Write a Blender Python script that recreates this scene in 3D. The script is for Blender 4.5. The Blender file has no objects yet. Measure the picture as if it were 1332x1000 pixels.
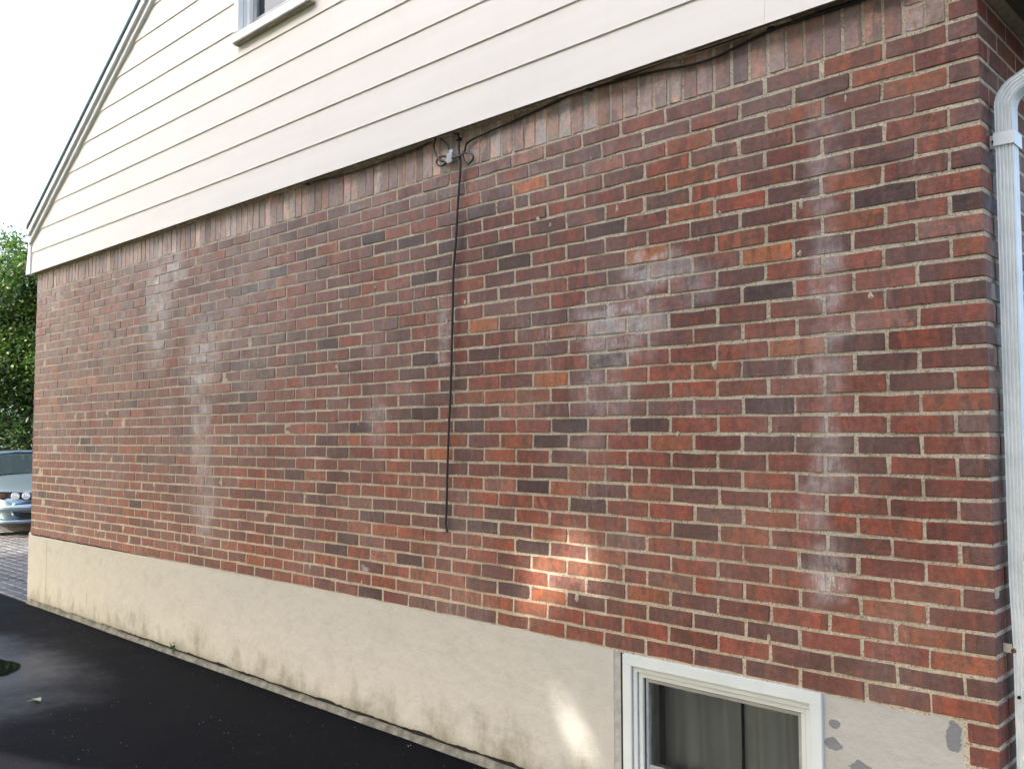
import bpy, bmesh, math, random
import numpy as np
from mathutils import Vector, Matrix
R = random.Random(7)
NR = np.random.RandomState(11)
sc = bpy.context.scene
C = sc.collection
pi = math.pi
B0 = 2.895            # height of the top bed joint above the asphalt

# ------------------------------------------------------------ camera
cam = bpy.data.cameras.new('camera'); co = bpy.data.objects.new('camera', cam); C.objects.link(co)
yaw, pitch, roll = -.7593, .0537, -.002
f = Vector((math.sin(yaw)*math.cos(pitch), math.cos(yaw)*math.cos(pitch), math.sin(pitch)))
r = Vector((math.cos(yaw), -math.sin(yaw), 0)); u = r.cross(f)
r2 = math.cos(roll)*r + math.sin(roll)*u; u2 = -math.sin(roll)*r + math.cos(roll)*u
CAM = Vector((.8660, -3.0785, B0-1.3280))
co.matrix_world = Matrix(((r2.x, u2.x, -f.x, CAM.x), (r2.y, u2.y, -f.y, CAM.y), (r2.z, u2.z, -f.z, CAM.z), (0, 0, 0, 1)))
cam.sensor_width = 36; cam.lens = 1178/1332*36; cam.clip_end = 600; cam.clip_start = .05
sc.camera = co

# ------------------------------------------------------------ light
SUN = Vector((-.30, -.80, .52)).normalized()      # towards the sun
el = math.asin(SUN.z); az = math.atan2(SUN.x, SUN.y)
w = bpy.data.worlds.new('World'); sc.world = w; w.use_nodes = True
nt = w.node_tree; bg = nt.nodes['Background']
sky = nt.nodes.new('ShaderNodeTexSky'); sky.sky_type = 'NISHITA'; sky.sun_disc = False
sky.sun_elevation = el; sky.sun_rotation = az; sky.air_density = 1.0; sky.dust_density = 5.0; sky.ozone_density = 1.0
nt.links.new(sky.outputs[0], bg.inputs[0]); bg.inputs[1].default_value = .15
ld = bpy.data.lights.new('sun', 'SUN'); ld.energy = 2.0; ld.angle = math.radians(.8); ld.color = (1, .93, .82)
lo = bpy.data.objects.new('sun', ld); C.objects.link(lo); lo.rotation_euler = SUN.to_track_quat('Z', 'Y').to_euler()
lo.location = (-4, -12, 15)
sc.view_settings.view_transform = 'Standard'; sc.view_settings.look = 'None'
sc.view_settings.gamma = 1; sc.view_settings.use_curve_mapping = False
sc.view_settings.exposure = 2.58
sc.render.engine = 'CYCLES'

# ------------------------------------------------------------ helpers
def link(o, parent=None):
    C.objects.link(o)
    if parent: o.parent = parent
    return o
def tag(o, label=None, cat=None, group=None, kind=None):
    if label: o['label'] = label
    if cat: o['category'] = cat
    if group: o['group'] = group
    if kind: o['kind'] = kind
    return o
def empty(name, loc=(0, 0, 0)):
    o = bpy.data.objects.new(name, None); o.location = loc; o.empty_display_size = .2
    return link(o)
def mesh(name, v, fcs, mat, parent=None, smooth=False, col=None):
    me = bpy.data.meshes.new(name); me.from_pydata([tuple(p) for p in v], [], fcs); me.update()
    if smooth: me.polygons.foreach_set('use_smooth', [True]*len(me.polygons))
    if col is not None:
        a = me.color_attributes.new('tint', 'FLOAT_COLOR', 'POINT')
        a.data.foreach_set('color', np.array(col, dtype=np.float32).ravel())
    o = bpy.data.objects.new(name, me)
    for m in (mat if isinstance(mat, (list, tuple)) else [mat]): me.materials.append(m)
    return link(o, parent)
class MB:
    def __init__(s): s.v = []; s.f = []
    def box(s, x0, x1, y0, y1, z0, z1, b=0):
        if b:
            bm = bmesh.new(); bmesh.ops.create_cube(bm, size=1)
            for q in bm.verts: q.co = Vector(((x0+x1)/2+q.co.x*(x1-x0), (y0+y1)/2+q.co.y*(y1-y0), (z0+z1)/2+q.co.z*(z1-z0)))
            bmesh.ops.bevel(bm, geom=bm.edges[:], offset=b, segments=2, affect='EDGES')
            n = len(s.v); bm.verts.index_update()
            s.v += [tuple(q.co) for q in bm.verts]; s.f += [tuple(n+q.index for q in g.verts) for g in bm.faces]; bm.free(); return s
        n = len(s.v)
        s.v += [(x0,y0,z0),(x1,y0,z0),(x1,y1,z0),(x0,y1,z0),(x0,y0,z1),(x1,y0,z1),(x1,y1,z1),(x0,y1,z1)]
        s.f += [tuple(n+i for i in q) for q in ((0,1,5,4),(1,2,6,5),(2,3,7,6),(3,0,4,7),(4,5,6,7),(3,2,1,0))]
        return s
    def poly_prism(s, pts, y0, y1):       # pts in (x,z), y0 front
        n = len(s.v); k = len(pts)
        s.v += [(p[0], y0, p[1]) for p in pts] + [(p[0], y1, p[1]) for p in pts]
        s.f.append(tuple(n+i for i in range(k))); s.f.append(tuple(n+k+i for i in reversed(range(k))))
        for i in range(k):
            j = (i+1) % k; s.f.append((n+i, n+k+i, n+k+j, n+j))
        return s
    def tube(s, pts, rad, seg=8):
        pts = [Vector(p) for p in pts]; n0 = len(s.v)
        for i, p in enumerate(pts):
            t = (pts[min(i+1, len(pts)-1)]-pts[max(i-1, 0)]).normalized()
            a = t.cross(Vector((0, 1, .01)))
            if a.length < .05: a = t.cross(Vector((1, 0, 0)))
            a.normalize(); b = t.cross(a); rr = rad if not hasattr(rad, '__len__') else rad[i]
            for k in range(seg):
                an = 2*pi*k/seg; s.v.append(tuple(p+a*rr*math.cos(an)+b*rr*math.sin(an)))
        for i in range(len(pts)-1):
            for k in range(seg):
                q = (k+1) % seg; s.f.append((n0+i*seg+k, n0+i*seg+q, n0+(i+1)*seg+q, n0+(i+1)*seg+k))
        s.f.append(tuple(n0+k for k in reversed(range(seg)))); s.f.append(tuple(n0+(len(pts)-1)*seg+k for k in range(seg)))
        return s
    def build(s, name, mat, parent=None, smooth=False):
        return mesh(name, s.v, s.f, mat, parent, smooth)
def smooth_pts(p, n=6):
    p = [Vector(q) for q in p]; out = []
    for i in range(len(p)-1):
        a, b, c, d = p[max(i-1, 0)], p[i], p[i+1], p[min(i+2, len(p)-1)]
        for k in range(n):
            t = k/n; out.append(.5*((2*b)+(c-a)*t+(2*a-5*b+4*c-d)*t*t+(3*b-a-3*c+d)*t**3))
    return out+[p[-1]]

# ------------------------------------------------------------ materials
class NT:
    def __init__(s, name):
        s.m = bpy.data.materials.new(name); s.m.use_nodes = True; s.t = s.m.node_tree
        s.b = s.t.nodes['Principled BSDF']
    def n(s, ty, **k):
        o = s.t.nodes.new(ty)
        for a, b in k.items():
            if a == 'i':
                for x, y in b.items(): s.put(o.inputs[x], y)
            else: setattr(o, a, b)
        return o
    def put(s, sock, val):
        if hasattr(val, 'is_output') or isinstance(val, bpy.types.NodeSocket): s.t.links.new(val, sock)
        else: sock.default_value = val
    def math(s, op, a, b=0, c=0, clamp=False):
        o = s.n('ShaderNodeMath', operation=op, use_clamp=clamp, i={0: a, 1: b}); 
        if op in ('MULTIPLY_ADD',): s.put(o.inputs[2], c)
        return o.outputs[0]
    def vmath(s, op, a, b=(0, 0, 0)): return s.n('ShaderNodeVectorMath', operation=op, i={0: a, 1: b}).outputs[0]
    def noise(s, vec, scale, detail=4, rough=.55, w=None, dist=0):
        o = s.n('ShaderNodeTexNoise'); 
        if w is not None: o.noise_dimensions = '4D'; s.put(o.inputs['W'], w)
        s.put(o.inputs['Vector'], vec); o.inputs['Scale'].default_value = scale; o.inputs['Detail'].default_value = detail
        o.inputs['Roughness'].default_value = rough; o.inputs['Distortion'].default_value = dist
        return o.outputs[0]
    def ramp(s, v, a, b, lo=0., hi=1.):
        o = s.n('ShaderNodeMapRange', interpolation_type='SMOOTHSTEP'); s.put(o.inputs[0], v)
        for i, q in zip((1, 2, 3, 4), (a, b, lo, hi)): s.put(o.inputs[i], q)
        return o.outputs[0]
    def mix(s, fac, a, b, mode='MIX'):
        o = s.n('ShaderNodeMix', data_type='RGBA', blend_type=mode); s.put(o.inputs[0], fac)
        s.put(o.inputs[6], a if not isinstance(a, tuple) else (*a, 1)[:4]); s.put(o.inputs[7], b if not isinstance(b, tuple) else (*b, 1)[:4])
        return o.outputs[2]
    def bump(s, h, dist, strength=1., prev=None):
        o = s.n('ShaderNodeBump'); s.put(o.inputs['Height'], h); o.inputs['Distance'].default_value = dist; o.inputs['Strength'].default_value = strength
        if prev is not None: s.put(o.inputs['Normal'], prev)
        return o.outputs[0]
    def pos(s): return s.n('ShaderNodeNewGeometry').outputs['Position']
    def set(s, **k):
        for a, b in k.items(): s.put(s.b.inputs[a.replace('_', ' ')], b if not (isinstance(b, tuple) and len(b) == 3) else (*b, 1))
        return s.m
def simple(name, col, rough=.5, metal=0., var=.12, scale=25, bump=.0):
    t = NT(name); p = t.pos(); n = t.noise(p, scale, 5)
    c = t.mix(t.ramp(n, .3, .7), tuple(q*(1-var) for q in col), tuple(min(1, q*(1+var)) for q in col))
    t.set(Base_Color=c, Roughness=rough, Metallic=metal)
    if bump: t.set(Normal=t.bump(t.noise(p, scale*6, 3), bump))
    return t.m
def blobs(t, pos, lst, soft=.35):
    wv = t.n('ShaderNodeTexNoise'); t.put(wv.inputs['Vector'], pos); wv.inputs['Scale'].default_value = 11; wv.inputs['Detail'].default_value = 4
    pos = t.vmath('ADD', pos, t.vmath('MULTIPLY', t.vmath('SUBTRACT', wv.outputs['Color'], (.5, .5, .5)), (.13, 0, .16) if soft > .25 else (.04, 0, .04)))
    # irregular stain areas on the wall, each (x, z, radius x, radius z, strength)
    m = None
    for (x, z, rx, rz, st) in lst:
        d = t.vmath('MULTIPLY', t.vmath('SUBTRACT', pos, (x, 0, z+B0)), (1/rx, 0, 1/rz))
        l = t.n('ShaderNodeVectorMath', operation='LENGTH', i={0: d}).outputs['Value']
        a = t.ramp(l, 1.35, soft, 0., st)
        m = a if m is None else t.math('MAXIMUM', m, a)
    return m
STAINS = [(-0.52,-0.30,0.074,0.167,0.50),(-0.53,-0.51,0.073,0.061,0.80),(-0.52,-0.75,0.073,0.165,0.80),(-0.52,-1.10,0.073,0.190,0.55),(-0.53,-1.40,0.073,0.162,0.75),(-0.58,-1.59,0.062,0.109,0.60),(-0.55,-1.82,0.090,0.134,0.95),(-0.49,-0.97,0.056,0.082,0.60),(-1.45,-0.88,0.252,0.157,1.00),(-1.25,-0.66,0.190,0.076,0.85),(-1.52,-1.12,0.165,0.198,0.60),(-1.05,-0.76,0.106,0.092,0.50),(-1.62,-1.35,0.129,0.100,0.25),(-5.73,-0.38,0.229,0.526,0.85),(-5.53,-0.11,0.269,0.172,0.80),(-5.04,-0.82,0.286,0.323,0.85),(-5.03,-1.31,0.153,0.479,0.75),(-4.98,-1.78,0.172,0.315,0.60),(-4.36,-0.51,0.665,0.653,0.30),(-2.53,-0.81,0.052,0.196,0.75),(-3.07,-1.27,0.108,0.167,0.50),(-3.11,-0.85,0.082,0.106,0.40),(-3.17,-2.07,0.034,0.034,1.00),(-2.19,-0.05,1.434,0.228,0.25),(-1.79,0.08,0.560,0.106,0.35),(-3.78,-0.94,0.082,0.557,0.20)]
def stain_mask(t, pos):
    m = blobs(t, pos, STAINS)
    n = t.noise(t.vmath('MULTIPLY', pos, (45, 45, 9)), 1, 6, .65)      # runs down the wall in streaks
    n2 = t.noise(pos, 9, 4)
    k = t.math('MULTIPLY', t.ramp(n, .34, .64, .38, 1), t.ramp(n2, .3, .55, .6, 1))
    crust = t.noise(t.vmath('MULTIPLY', pos, (120, 120, 26)), 1, 5, .75)
    lump = t.noise(pos, 60, 4, .7)
    cr = t.math('MULTIPLY', t.math('POWER', m, 1.3), t.math('MAXIMUM', t.ramp(crust, .50, .60), t.ramp(lump, .56, .66)))
    patch = t.ramp(t.noise(t.vmath('MULTIPLY', pos, (9, 9, 14)), 1, 3, .6), .38, .58, .38, 1)
    a = t.math('MULTIPLY', t.math('MULTIPLY', m, k), t.math('MULTIPLY', patch, .80))
    a = t.math('MAXIMUM', a, t.math('MULTIPLY', cr, t.math('MULTIPLY', patch, 1.)))
    bloom = t.math('MULTIPLY', t.ramp(t.noise(pos, 2.3, 5), .5, .75), t.ramp(n, .45, .7, 0, .35))
    return t.math('MAXIMUM', a, bloom)

def m_brick():
    t = NT('fired_brick'); p = t.pos()
    at = t.n('ShaderNodeAttribute', attribute_name='tint'); seed = t.math('MULTIPLY', at.outputs['Alpha'], 37.)
    base = at.outputs['Color']
    n1 = t.noise(t.vmath('MULTIPLY', p, (17, 17, 5)), 1, 2.5, .5, w=seed)
    n2 = t.noise(t.vmath('MULTIPLY', p, (22, 22, 9)), 1, 2, .5, w=t.math('ADD', seed, 5.3))
    dark = t.mix(.66, base, (.030, .021, .025))
    c = t.mix(t.ramp(n1, .535, .585, 0, .55), base, dark)
    warm = t.mix(1., base, (1.45, 1.12, .9), 'MULTIPLY')
    c = t.mix(t.ramp(n2, .52, .57, 0, .9), c, warm)
    nf = t.noise(p, 160, 5, .7)
    c = t.mix(1., c, t.mix(t.ramp(nf, .25, .75), (.78, .78, .78), (1.2, 1.2, 1.2)), 'MULTIPLY')
    film = t.math('ADD', t.ramp(t.noise(p, 2.2, 5, .6), .35, .7, .05, .26), t.ramp(t.noise(t.vmath('MULTIPLY', p, (60, 60, 12)), 1, 4), .45, .75, 0, .16))
    c = t.mix(film, c, (.27, .165, .135))
    nm = t.noise(p, 42, 5, .7)
    c = t.mix(1., c, t.mix(t.ramp(nm, .3, .7), (.74, .70, .71), (1.18, 1.13, 1.10)), 'MULTIPLY')
    ns = t.noise(t.vmath('MULTIPLY', p, (120, 120, 50)), 1, 4, .6)
    c = t.mix(t.ramp(ns, .66, .74, 0, .55), c, (.30, .26, .225))           # mortar smears
    sp = t.noise(p, 75, 3, .6)
    c = t.mix(t.ramp(sp, .7, .76, 0, .8), c, (.03, .025, .025))            # burnt pits
    c = t.mix(t.math('MULTIPLY', t.ramp(t.noise(p, 1.1, 3), .4, .7), .10), c, (.36, .31, .29))
    c = t.mix(t.math('MULTIPLY', stain_mask(t, p), t.ramp(t.math('FRACT', t.math('MULTIPLY', at.outputs['Alpha'], 7.7)), 0, 1, .55, 1.)), c, (.66, .63, .62))
    h = t.math('ADD', t.math('MULTIPLY', t.noise(p, 45, 4, .6), 1.), t.math('MULTIPLY', nf, .45))
    t.set(Base_Color=c, Roughness=t.ramp(n1, .3, .7, .66, .42), Normal=t.bump(h, .0032, .9))
    t.b.inputs['Specular IOR Level'].default_value = .30
    return t.m
def m_mortar():
    t = NT('sandy_mortar'); p = t.pos()
    n = t.noise(p, 130, 5, .75); n2 = t.noise(p, 6, 4)
    c = t.mix(t.ramp(n2, .3, .7), (.45, .385, .28), (.57, .495, .37))
    c = t.mix(t.ramp(n, .52, .60, 0, .8), c, (.15, .12, .085))
    c = t.mix(t.ramp(t.noise(p, 170, 3), .56, .64, 0, .6), c, (.72, .67, .57))
    c = t.mix(t.math('MULTIPLY', stain_mask(t, p), .4), c, (.62, .60, .56))
    c = t.mix(t.ramp(t.noise(p, 1.7, 4), .5, .8, 0, .30), c, (.30, .265, .205))
    t.set(Base_Color=c, Roughness=.95, Normal=t.bump(t.math('ADD', n, t.math('MULTIPLY', t.noise(p, 70, 4), 1.2)), .005, 1.))
    return t.m
def m_stucco():
    t = NT('painted_stucco'); p = t.pos(); sx = t.n('ShaderNodeSeparateXYZ', i={0: p})
    x, z = sx.outputs[0], sx.outputs[2]
    big = t.noise(p, 1.6, 5, .6); mid = t.noise(p, 7, 5, .65); fine = t.noise(p, 180, 4, .6)
    c = t.mix(t.ramp(x, -7.5, -3, 0, 1), (.455, .435, .355), (.46, .443, .395))
    c = t.mix(t.ramp(x, -2.2, -.4, 0, .8), c, (.395, .388, .365))
    c = t.mix(t.ramp(big, .35, .7, 0, .35), c, (.45, .44, .41))
    c = t.mix(t.ramp(mid, .45, .7, 0, .3), c, (.34, .325, .285))
    run = t.noise(t.vmath('MULTIPLY', p, (4.5, 4.5, 2.2)), 1, 6, .7)
    edge = t.math('ADD', z, t.math('MULTIPLY', t.math('SUBTRACT', run, .5), -.75))
    grime = t.ramp(edge, .26, -.10, 0, 1)
    c = t.mix(t.math('MULTIPLY', grime, t.ramp(mid, .3, .6, .25, .9)), c, (.17, .155, .095))
    c = t.mix(t.ramp(t.math('ADD', z, t.math('MULTIPLY', mid, .12)), .16, .06, 0, .6), c, (.13, .12, .075))
    st = t.noise(t.vmath('MULTIPLY', p, (55, 55, 24)), 1, 5, .7)
    c = t.mix(t.math('MULTIPLY', t.ramp(st, .63, .72), t.ramp(z, .55, .1, 0, .7)), c, (.13, .11, .07))
    c = t.mix(t.ramp(t.noise(p, 38, 2), .755, .79, 0, .8), c, (.10, .085, .07))
    chips = blobs(t, p, [(-.525, -2.335, .028, .018, 1), (-.53, -2.40, .035, .028, 1), (-.43, -2.47, .05, .04, 1), (-.132, -2.29, .03, .06, 1), (-.30, -2.50, .03, .02, .8)], .2)
    cm = t.ramp(t.math('ADD', chips, t.math('MULTIPLY', t.math('SUBTRACT', t.noise(p, 42, 5, .7), .5), 1.5)), .42, .53)
    c = t.mix(cm, c, (.185, .19, .205))
    h = t.math('ADD', t.math('MULTIPLY', t.noise(p, 14, 4), 2.2), t.math('MULTIPLY', fine, .35))
    h = t.math('SUBTRACT', h, t.math('MULTIPLY', cm, .5))
    t.set(Base_Color=c, Roughness=.8, Normal=t.bump(h, .004, .8))
    return t.m
def m_asphalt():
    t = NT('sealed_asphalt'); p = t.pos()
    g = t.n('ShaderNodeTexVoronoi', feature='F1'); t.put(g.inputs['Vector'], p); g.inputs['Scale'].default_value = 150
    gv = g.outputs['Distance']; n = t.noise(p, 300, 4, .7); big = t.noise(p, 1.3, 5, .6)
    c = t.mix(t.ramp(big, .3, .7), (.0028, .0029, .0038), (.0055, .0055, .0068))
    c = t.mix(t.ramp(n, .62, .72, 0, .4), c, (.016, .015, .016))
    sx = t.n('ShaderNodeSeparateXYZ', i={0: p}); x, y = sx.outputs[0], sx.outputs[1]
    # paler, rougher patch towards the street side of the drive
    ln = t.math('ADD', t.math('MULTIPLY', y, -1.0), t.math('MULTIPLY', x, .42))
    ln = t.math('ADD', ln, t.math('MULTIPLY', t.math('SUBTRACT', t.noise(p, 3.5, 5, .6), .5), .35))
    pale_patch = t.math('MULTIPLY', t.ramp(ln, -.24, -.10), t.ramp(x, -5.4, -4.6))
    c = t.mix(t.math('MULTIPLY', pale_patch, .8), c, (.050, .043, .044))
    # damp area round the puddle
    d = t.n('ShaderNodeVectorMath', operation='LENGTH', i={0: t.vmath('MULTIPLY', t.vmath('SUBTRACT', p, (-6.15, -1.2, 0)), (.52, 1.15, 0))}).outputs['Value']
    d = t.math('ADD', d, t.math('MULTIPLY', t.math('SUBTRACT', t.noise(p, 2.2, 5, .65), .5), .7))
    wet = t.ramp(d, 1.05, .15)
    ro = t.math('SUBTRACT', .62, t.math('MULTIPLY', wet, .38))
    ro = t.math('ADD', ro, t.math('MULTIPLY', t.ramp(big, .35, .65), .08))
    ro = t.math('ADD', ro, t.math('MULTIPLY', pale_patch, .15), clamp=True)
    h = t.math('ADD', t.math('MULTIPLY', gv, 1.2), t.math('MULTIPLY', n, .8))
    bs = t.n('ShaderNodeBump'); t.put(bs.inputs['Height'], h); bs.inputs['Distance'].default_value = .003
    t.put(bs.inputs['Strength'], t.math('SUBTRACT', .75, t.math('MULTIPLY', wet, .5)))
    t.set(Base_Color=c, Roughness=ro, Normal=bs.outputs[0]); t.put(t.b.inputs['Specular IOR Level'], t.math('ADD', .045, t.math('MULTIPLY', t.math('POWER', wet, 1.6), .75)))
    return t.m
def m_siding():
    t = NT('cream_siding_paint'); p = t.pos()
    s = t.vmath('MULTIPLY', p, (1.2, 1.2, 14))
    n = t.noise(s, 1, 4); n2 = t.noise(t.vmath('MULTIPLY', p, (6, 6, .9)), 1, 5, .6)
    c = t.mix(t.ramp(n, .3, .7), (.81, .755, .70), (.83, .785, .735))
    c = t.mix(t.ramp(n2, .5, .8, 0, .25), c, (.76, .70, .635))
    g = t.noise(t.vmath('MULTIPLY', p, (7, 7, 120)), 1, 3)
    t.set(Base_Color=c, Roughness=.62, Normal=t.bump(g, .0008, .5))
    return t.m
def m_glass(tint=(.8, .86, .88)):
    t = NT('window_glass'); t.set(Base_Color=tint, Roughness=.01)
    t.b.inputs['Transmission Weight'].default_value = 1; t.b.inputs['IOR'].default_value = 1.02
    g = t.n('ShaderNodeBsdfGlossy'); g.inputs['Roughness'].default_value = .02
    fr = t.n('ShaderNodeFresnel'); fr.inputs[0].default_value = 1.6
    mx = t.n('ShaderNodeMixShader', i={0: fr.outputs[0], 1: t.b.outputs[0], 2: g.outputs[0]})
    t.t.links.new(mx.outputs[0], t.t.nodes['Material Output'].inputs[0])
    return t.m
def m_leaf(name, c1, c2):
    t = NT(name); at = t.n('ShaderNodeAttribute', attribute_name='tint')
    c = t.mix(at.outputs['Fac'], c1, c2)
    t.set(Base_Color=c, Roughness=.5)
    tr = t.n('ShaderNodeBsdfTranslucent'); t.put(tr.inputs[0], t.mix(1., c, (1.2, 1.5, .5), 'MULTIPLY'))
    mx = t.n('ShaderNodeMixShader', i={0: .3, 1: t.b.outputs[0], 2: tr.outputs[0]})
    t.t.links.new(mx.outputs[0], t.t.nodes['Material Output'].inputs[0])
    return t.m
M = dict(
 brick=m_brick(), mortar=m_mortar(), stucco=m_stucco(), asphalt=m_asphalt(), siding=m_siding(), glass=m_glass(),
 white=simple('white_trim_paint', (.82, .82, .80), .45, 0, .04, 8), white2=simple('white_vinyl', (.76, .80, .80), .35, 0, .04, 6),
 vinyl=simple('white_window_vinyl', (.56, .61, .615), .35, 0, .04, 6), plank=simple('weathered_tan_board', (.60, .50, .36), .75, 0, .3, 30, .001),
 pipe=simple('weathered_white_aluminium', (.70, .74, .74), .38, .0, .08, 9, .0008),
 brown=simple('brown_primed_wood', (.17, .125, .085), .75, 0, .3, 40, .001), tan=simple('tan_trim', (.33, .27, .19), .7, 0, .2, 30),
 soffit=simple('olive_brown_soffit', (.10, .085, .05), .7, 0, .3, 10), shingle=simple('slate_green_shingle', (.05, .085, .09), .85, 0, .4, 60, .002),
 grey=simple('grey_jamb_paint', (.33, .34, .34), .6, 0, .15, 30), screen=simple('grey_aluminium_frame', (.32, .34, .35), .4, .3, .1, 20),
 dark=simple('dark_gap', (.012, .011, .010), .9, 0, .2), room=simple('dark_room_wall', (.05, .052, .055), .9, 0, .2, 3),
 cable=simple('black_cable_jacket', (.012, .012, .013), .4, 0, .2, 90), galv=simple('zinc_plated_metal', (.60, .61, .62), .3, .85, .1, 60),
 rust=simple('rusty_screw', (.16, .065, .03), .7, .2, .4, 200), silver=None)
BL = '''P1,86 P1,67 P2,117 P2,75 D2,61 O3,108 D3,86 O3,67 P4,97 P4,61 O5,107 P5,86 M5,68 R4,117 P6,118 R6,97 P6,62 O7,108 R7,86 D7,67 D8,97 D8,75 O9,87 M9,68 P10,98 B10,75 D10,61 P11,108 D11,86 R11,67 P12,118 K12,77 R12,62 M13,87 D14,97 R14,74 P14,118 R15,108 R15,85 B15,67 R16,118 O16,98 D16,76 R17,109 R17,68 P18,100 K18,77 P18,119 K19,128 R19,107 R19,86 O20,120 M20,98 D20,77 P20,63 M21,110 M21,88 R21,69 M22,119 R22,77 D23,109 M23,87 P24,99 R24,117 D25,109 O25,87 R26,99 R26,77 R27,109 M27,87 R28,96 R28,75 D29,107 M29,86 R29,67 D30,115 D30,95 D30,74 M31,106 R31,85 D31,67 D32,98 D32,75 M32,118 O2,33 D2,54 O3,21 P3,5 D3,43 P4,33 P5,4 R5,21 D5,43 D6,32 R6,10 D7,4 M7,20 K8,31 R8,10 O9,43 R9,21 K9,4 D10,53 M10,32 L10,10 R11,39 D11,21 O11,4 R12,32 R13,42 M13,21 L14,31 D15,42 R15,21 D15,4 P16,54 D16,32 M16,10 D17,20 R17,4 O18,9 R19,46 R19,20 P19,5 D20,32 R20,10 D21,43 D21,4 P22,55 M22,33 M22,10 R23,42 M23,21 P23,4 R24,33 D25,43 R25,22 M26,32 R26,12 O27,21 D27,3 O28,32 M28,10 R29,43 R29,61 O29,22 D29,3 R30,52 M30,33 O30,11 D31,60 D31,43 D31,22 D31,5 M32,54 D32,33 R32,16 D1,345 K2,357 K4,313 P1,324 R2,314 D2,292 P2,270 P1,257 D2,250 R3,260 R4,270 D4,250 O4,356 M4,334 K4,372 K6,251 D7,257 O4,291 R7,300 K8,268 P8,252 D7,343 R8,355 D8,332 R10,291 D10,333 D9,301 P10,271 K12,355 R12,334 D12,292 K14,270 D14,333 D15,282 R16,334 M16,313 L16,292 R16,271 D16,254 P17,283 D17,261 D18,295 K18,272 D19,343 R19,300 P19,279 K20,354 O20,332 R20,272 O20,254 D21,363 D21,342 M21,320 R21,298 R21,281 B21,261 P22,309 O23,362 D23,341 D22,253 R24,334 O24,270 R24,290 D25,364 P25,345 P25,324 D25,303 P25,281 K25,262 K26,313 M26,292 D27,346 O27,324 O27,303 R27,260 K28,333 P29,364 K29,343 R29,321 M28,291 L29,300 K29,278 D30,309 R30,290 O30,269 R30,248 R31,302 R31,259 O31,244 D32,355 M32,335 K32,313 M32,291 D32,268 D32,249 B3,195 P1,214 L1,193 P2,183 D2,162 M3,172 L3,152 D3,217 L2,226 K4,227 P4,205 R4,184 R4,161 M5,220 D5,208 R5,171 D6,187 D6,177 K7,220 K7,208 M7,193 R7,173 K8,205 R8,184 D9,217 M9,195 K7,148 P6,155 O10,185 M10,206 O9,235 B9,131 D10,141 R12,143 D12,121 W10,120 M13,113 R15,124 R15,111 K15,149 W13,122 W13,140 B12,228 D12,207 D12,185 M13,217 D14,228 D14,186 D15,236 R15,218 R15,177 R16,230 M16,208 B16,186 O17,219 O17,196 R17,176 O17,237 D18,230 L18,208 P18,165 P18,150 K19,234 R19,195 K19,173 D20,231 O20,209 K20,188 M20,166 D21,236 O21,219 R21,197 D21,175 M22,230 M22,208 D22,186 O22,164 R23,235 L23,216 K23,195 O23,173 D23,154 R24,227 R24,206 R24,184 K24,163 D25,217 R25,195 K26,228 D26,207 O26,185 O26,164 R25,235 K27,195 M27,174 O27,154 R27,217 R28,227 M28,205 O28,184 O28,161 R29,233 D29,215 R29,194 L29,173 D29,154 D30,226 K30,204 O30,182 D30,160 O31,233 O31,215 O31,193 R31,172 D32,225 P18,143 P18,102 D20,101 K13,453 D13,430 D13,480 D13,389 D14,419 D16,462 K16,441 R15,409 O15,387 O15,475 D19,538 R19,453 R19,475 D19,518 O20,399 R20,419 D20,529 D20,463 D21,517 P21,495 R21,475 P21,431 D22,395 M22,416 K23,384 R23,427 D23,537 D24,478 D25,428 M25,450 R24,436 R24,392 P1,433 D1,407 D1,390 R2,484 P2,423 D2,402 P2,444 W2,552 W3,542 D3,479 R4,400 K6,441 D6,421 D5,517 D7,493 D7,540 O6,398 R7,387 O7,408 R8,398 D9,514 D9,495 L10,485 R10,420 O10,384 D11,387 D11,407 O13,715 O13,695 O13,737 O15,805 O15,780 O16,769 D11,693 D13,604 D18,657 O18,635 D21,668 K21,688 D20,791 D22,638 D22,574 D22,596 O14,633 K27,807 D27,784 O27,630 O27,648 K27,606'''
# ------------------------------------------------------------ ground
def sheet(name, x0, x1, y0, y1, z, mat, nx=1, ny=1):
    v = [(x0+(x1-x0)*i/nx, y0+(y1-y0)*j/ny, z) for j in range(ny+1) for i in range(nx+1)]
    fc = [(j*(nx+1)+i, j*(nx+1)+i+1, (j+1)*(nx+1)+i+1, (j+1)*(nx+1)+i) for j in range(ny) for i in range(nx)]
    return tag(mesh(name, v, fc, mat), kind='structure')
t = NT('lawn_grass'); p = t.pos()
t.set(Base_Color=t.mix(t.ramp(t.noise(p, 3, 6, .7), .3, .7), (.035, .06, .018), (.07, .10, .03)), Roughness=.9, Normal=t.bump(t.noise(p, 60, 4), .03))
sheet('ground', -300, 300, -300, 300, -.03, t.m)
sheet('driveway', -9.2, 9, -5.6, -.012, 0, M['asphalt'])
t = NT('street_asphalt'); p = t.pos()
t.set(Base_Color=t.mix(t.ramp(t.noise(p, 250, 4), .4, .7), (.035, .035, .037), (.07, .07, .072)), Roughness=.85, Normal=t.bump(t.noise(p, 200, 3), .004))
sheet('street', 3, 300, -40, 40, -.012, t.m)
pb = simple('paver_joint_sand', (.045, .042, .04), .95, 0, .3, 60)
yard = sheet('paved_yard', -17.5, -8.22, -.0, 9, -.006, pb)
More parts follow.
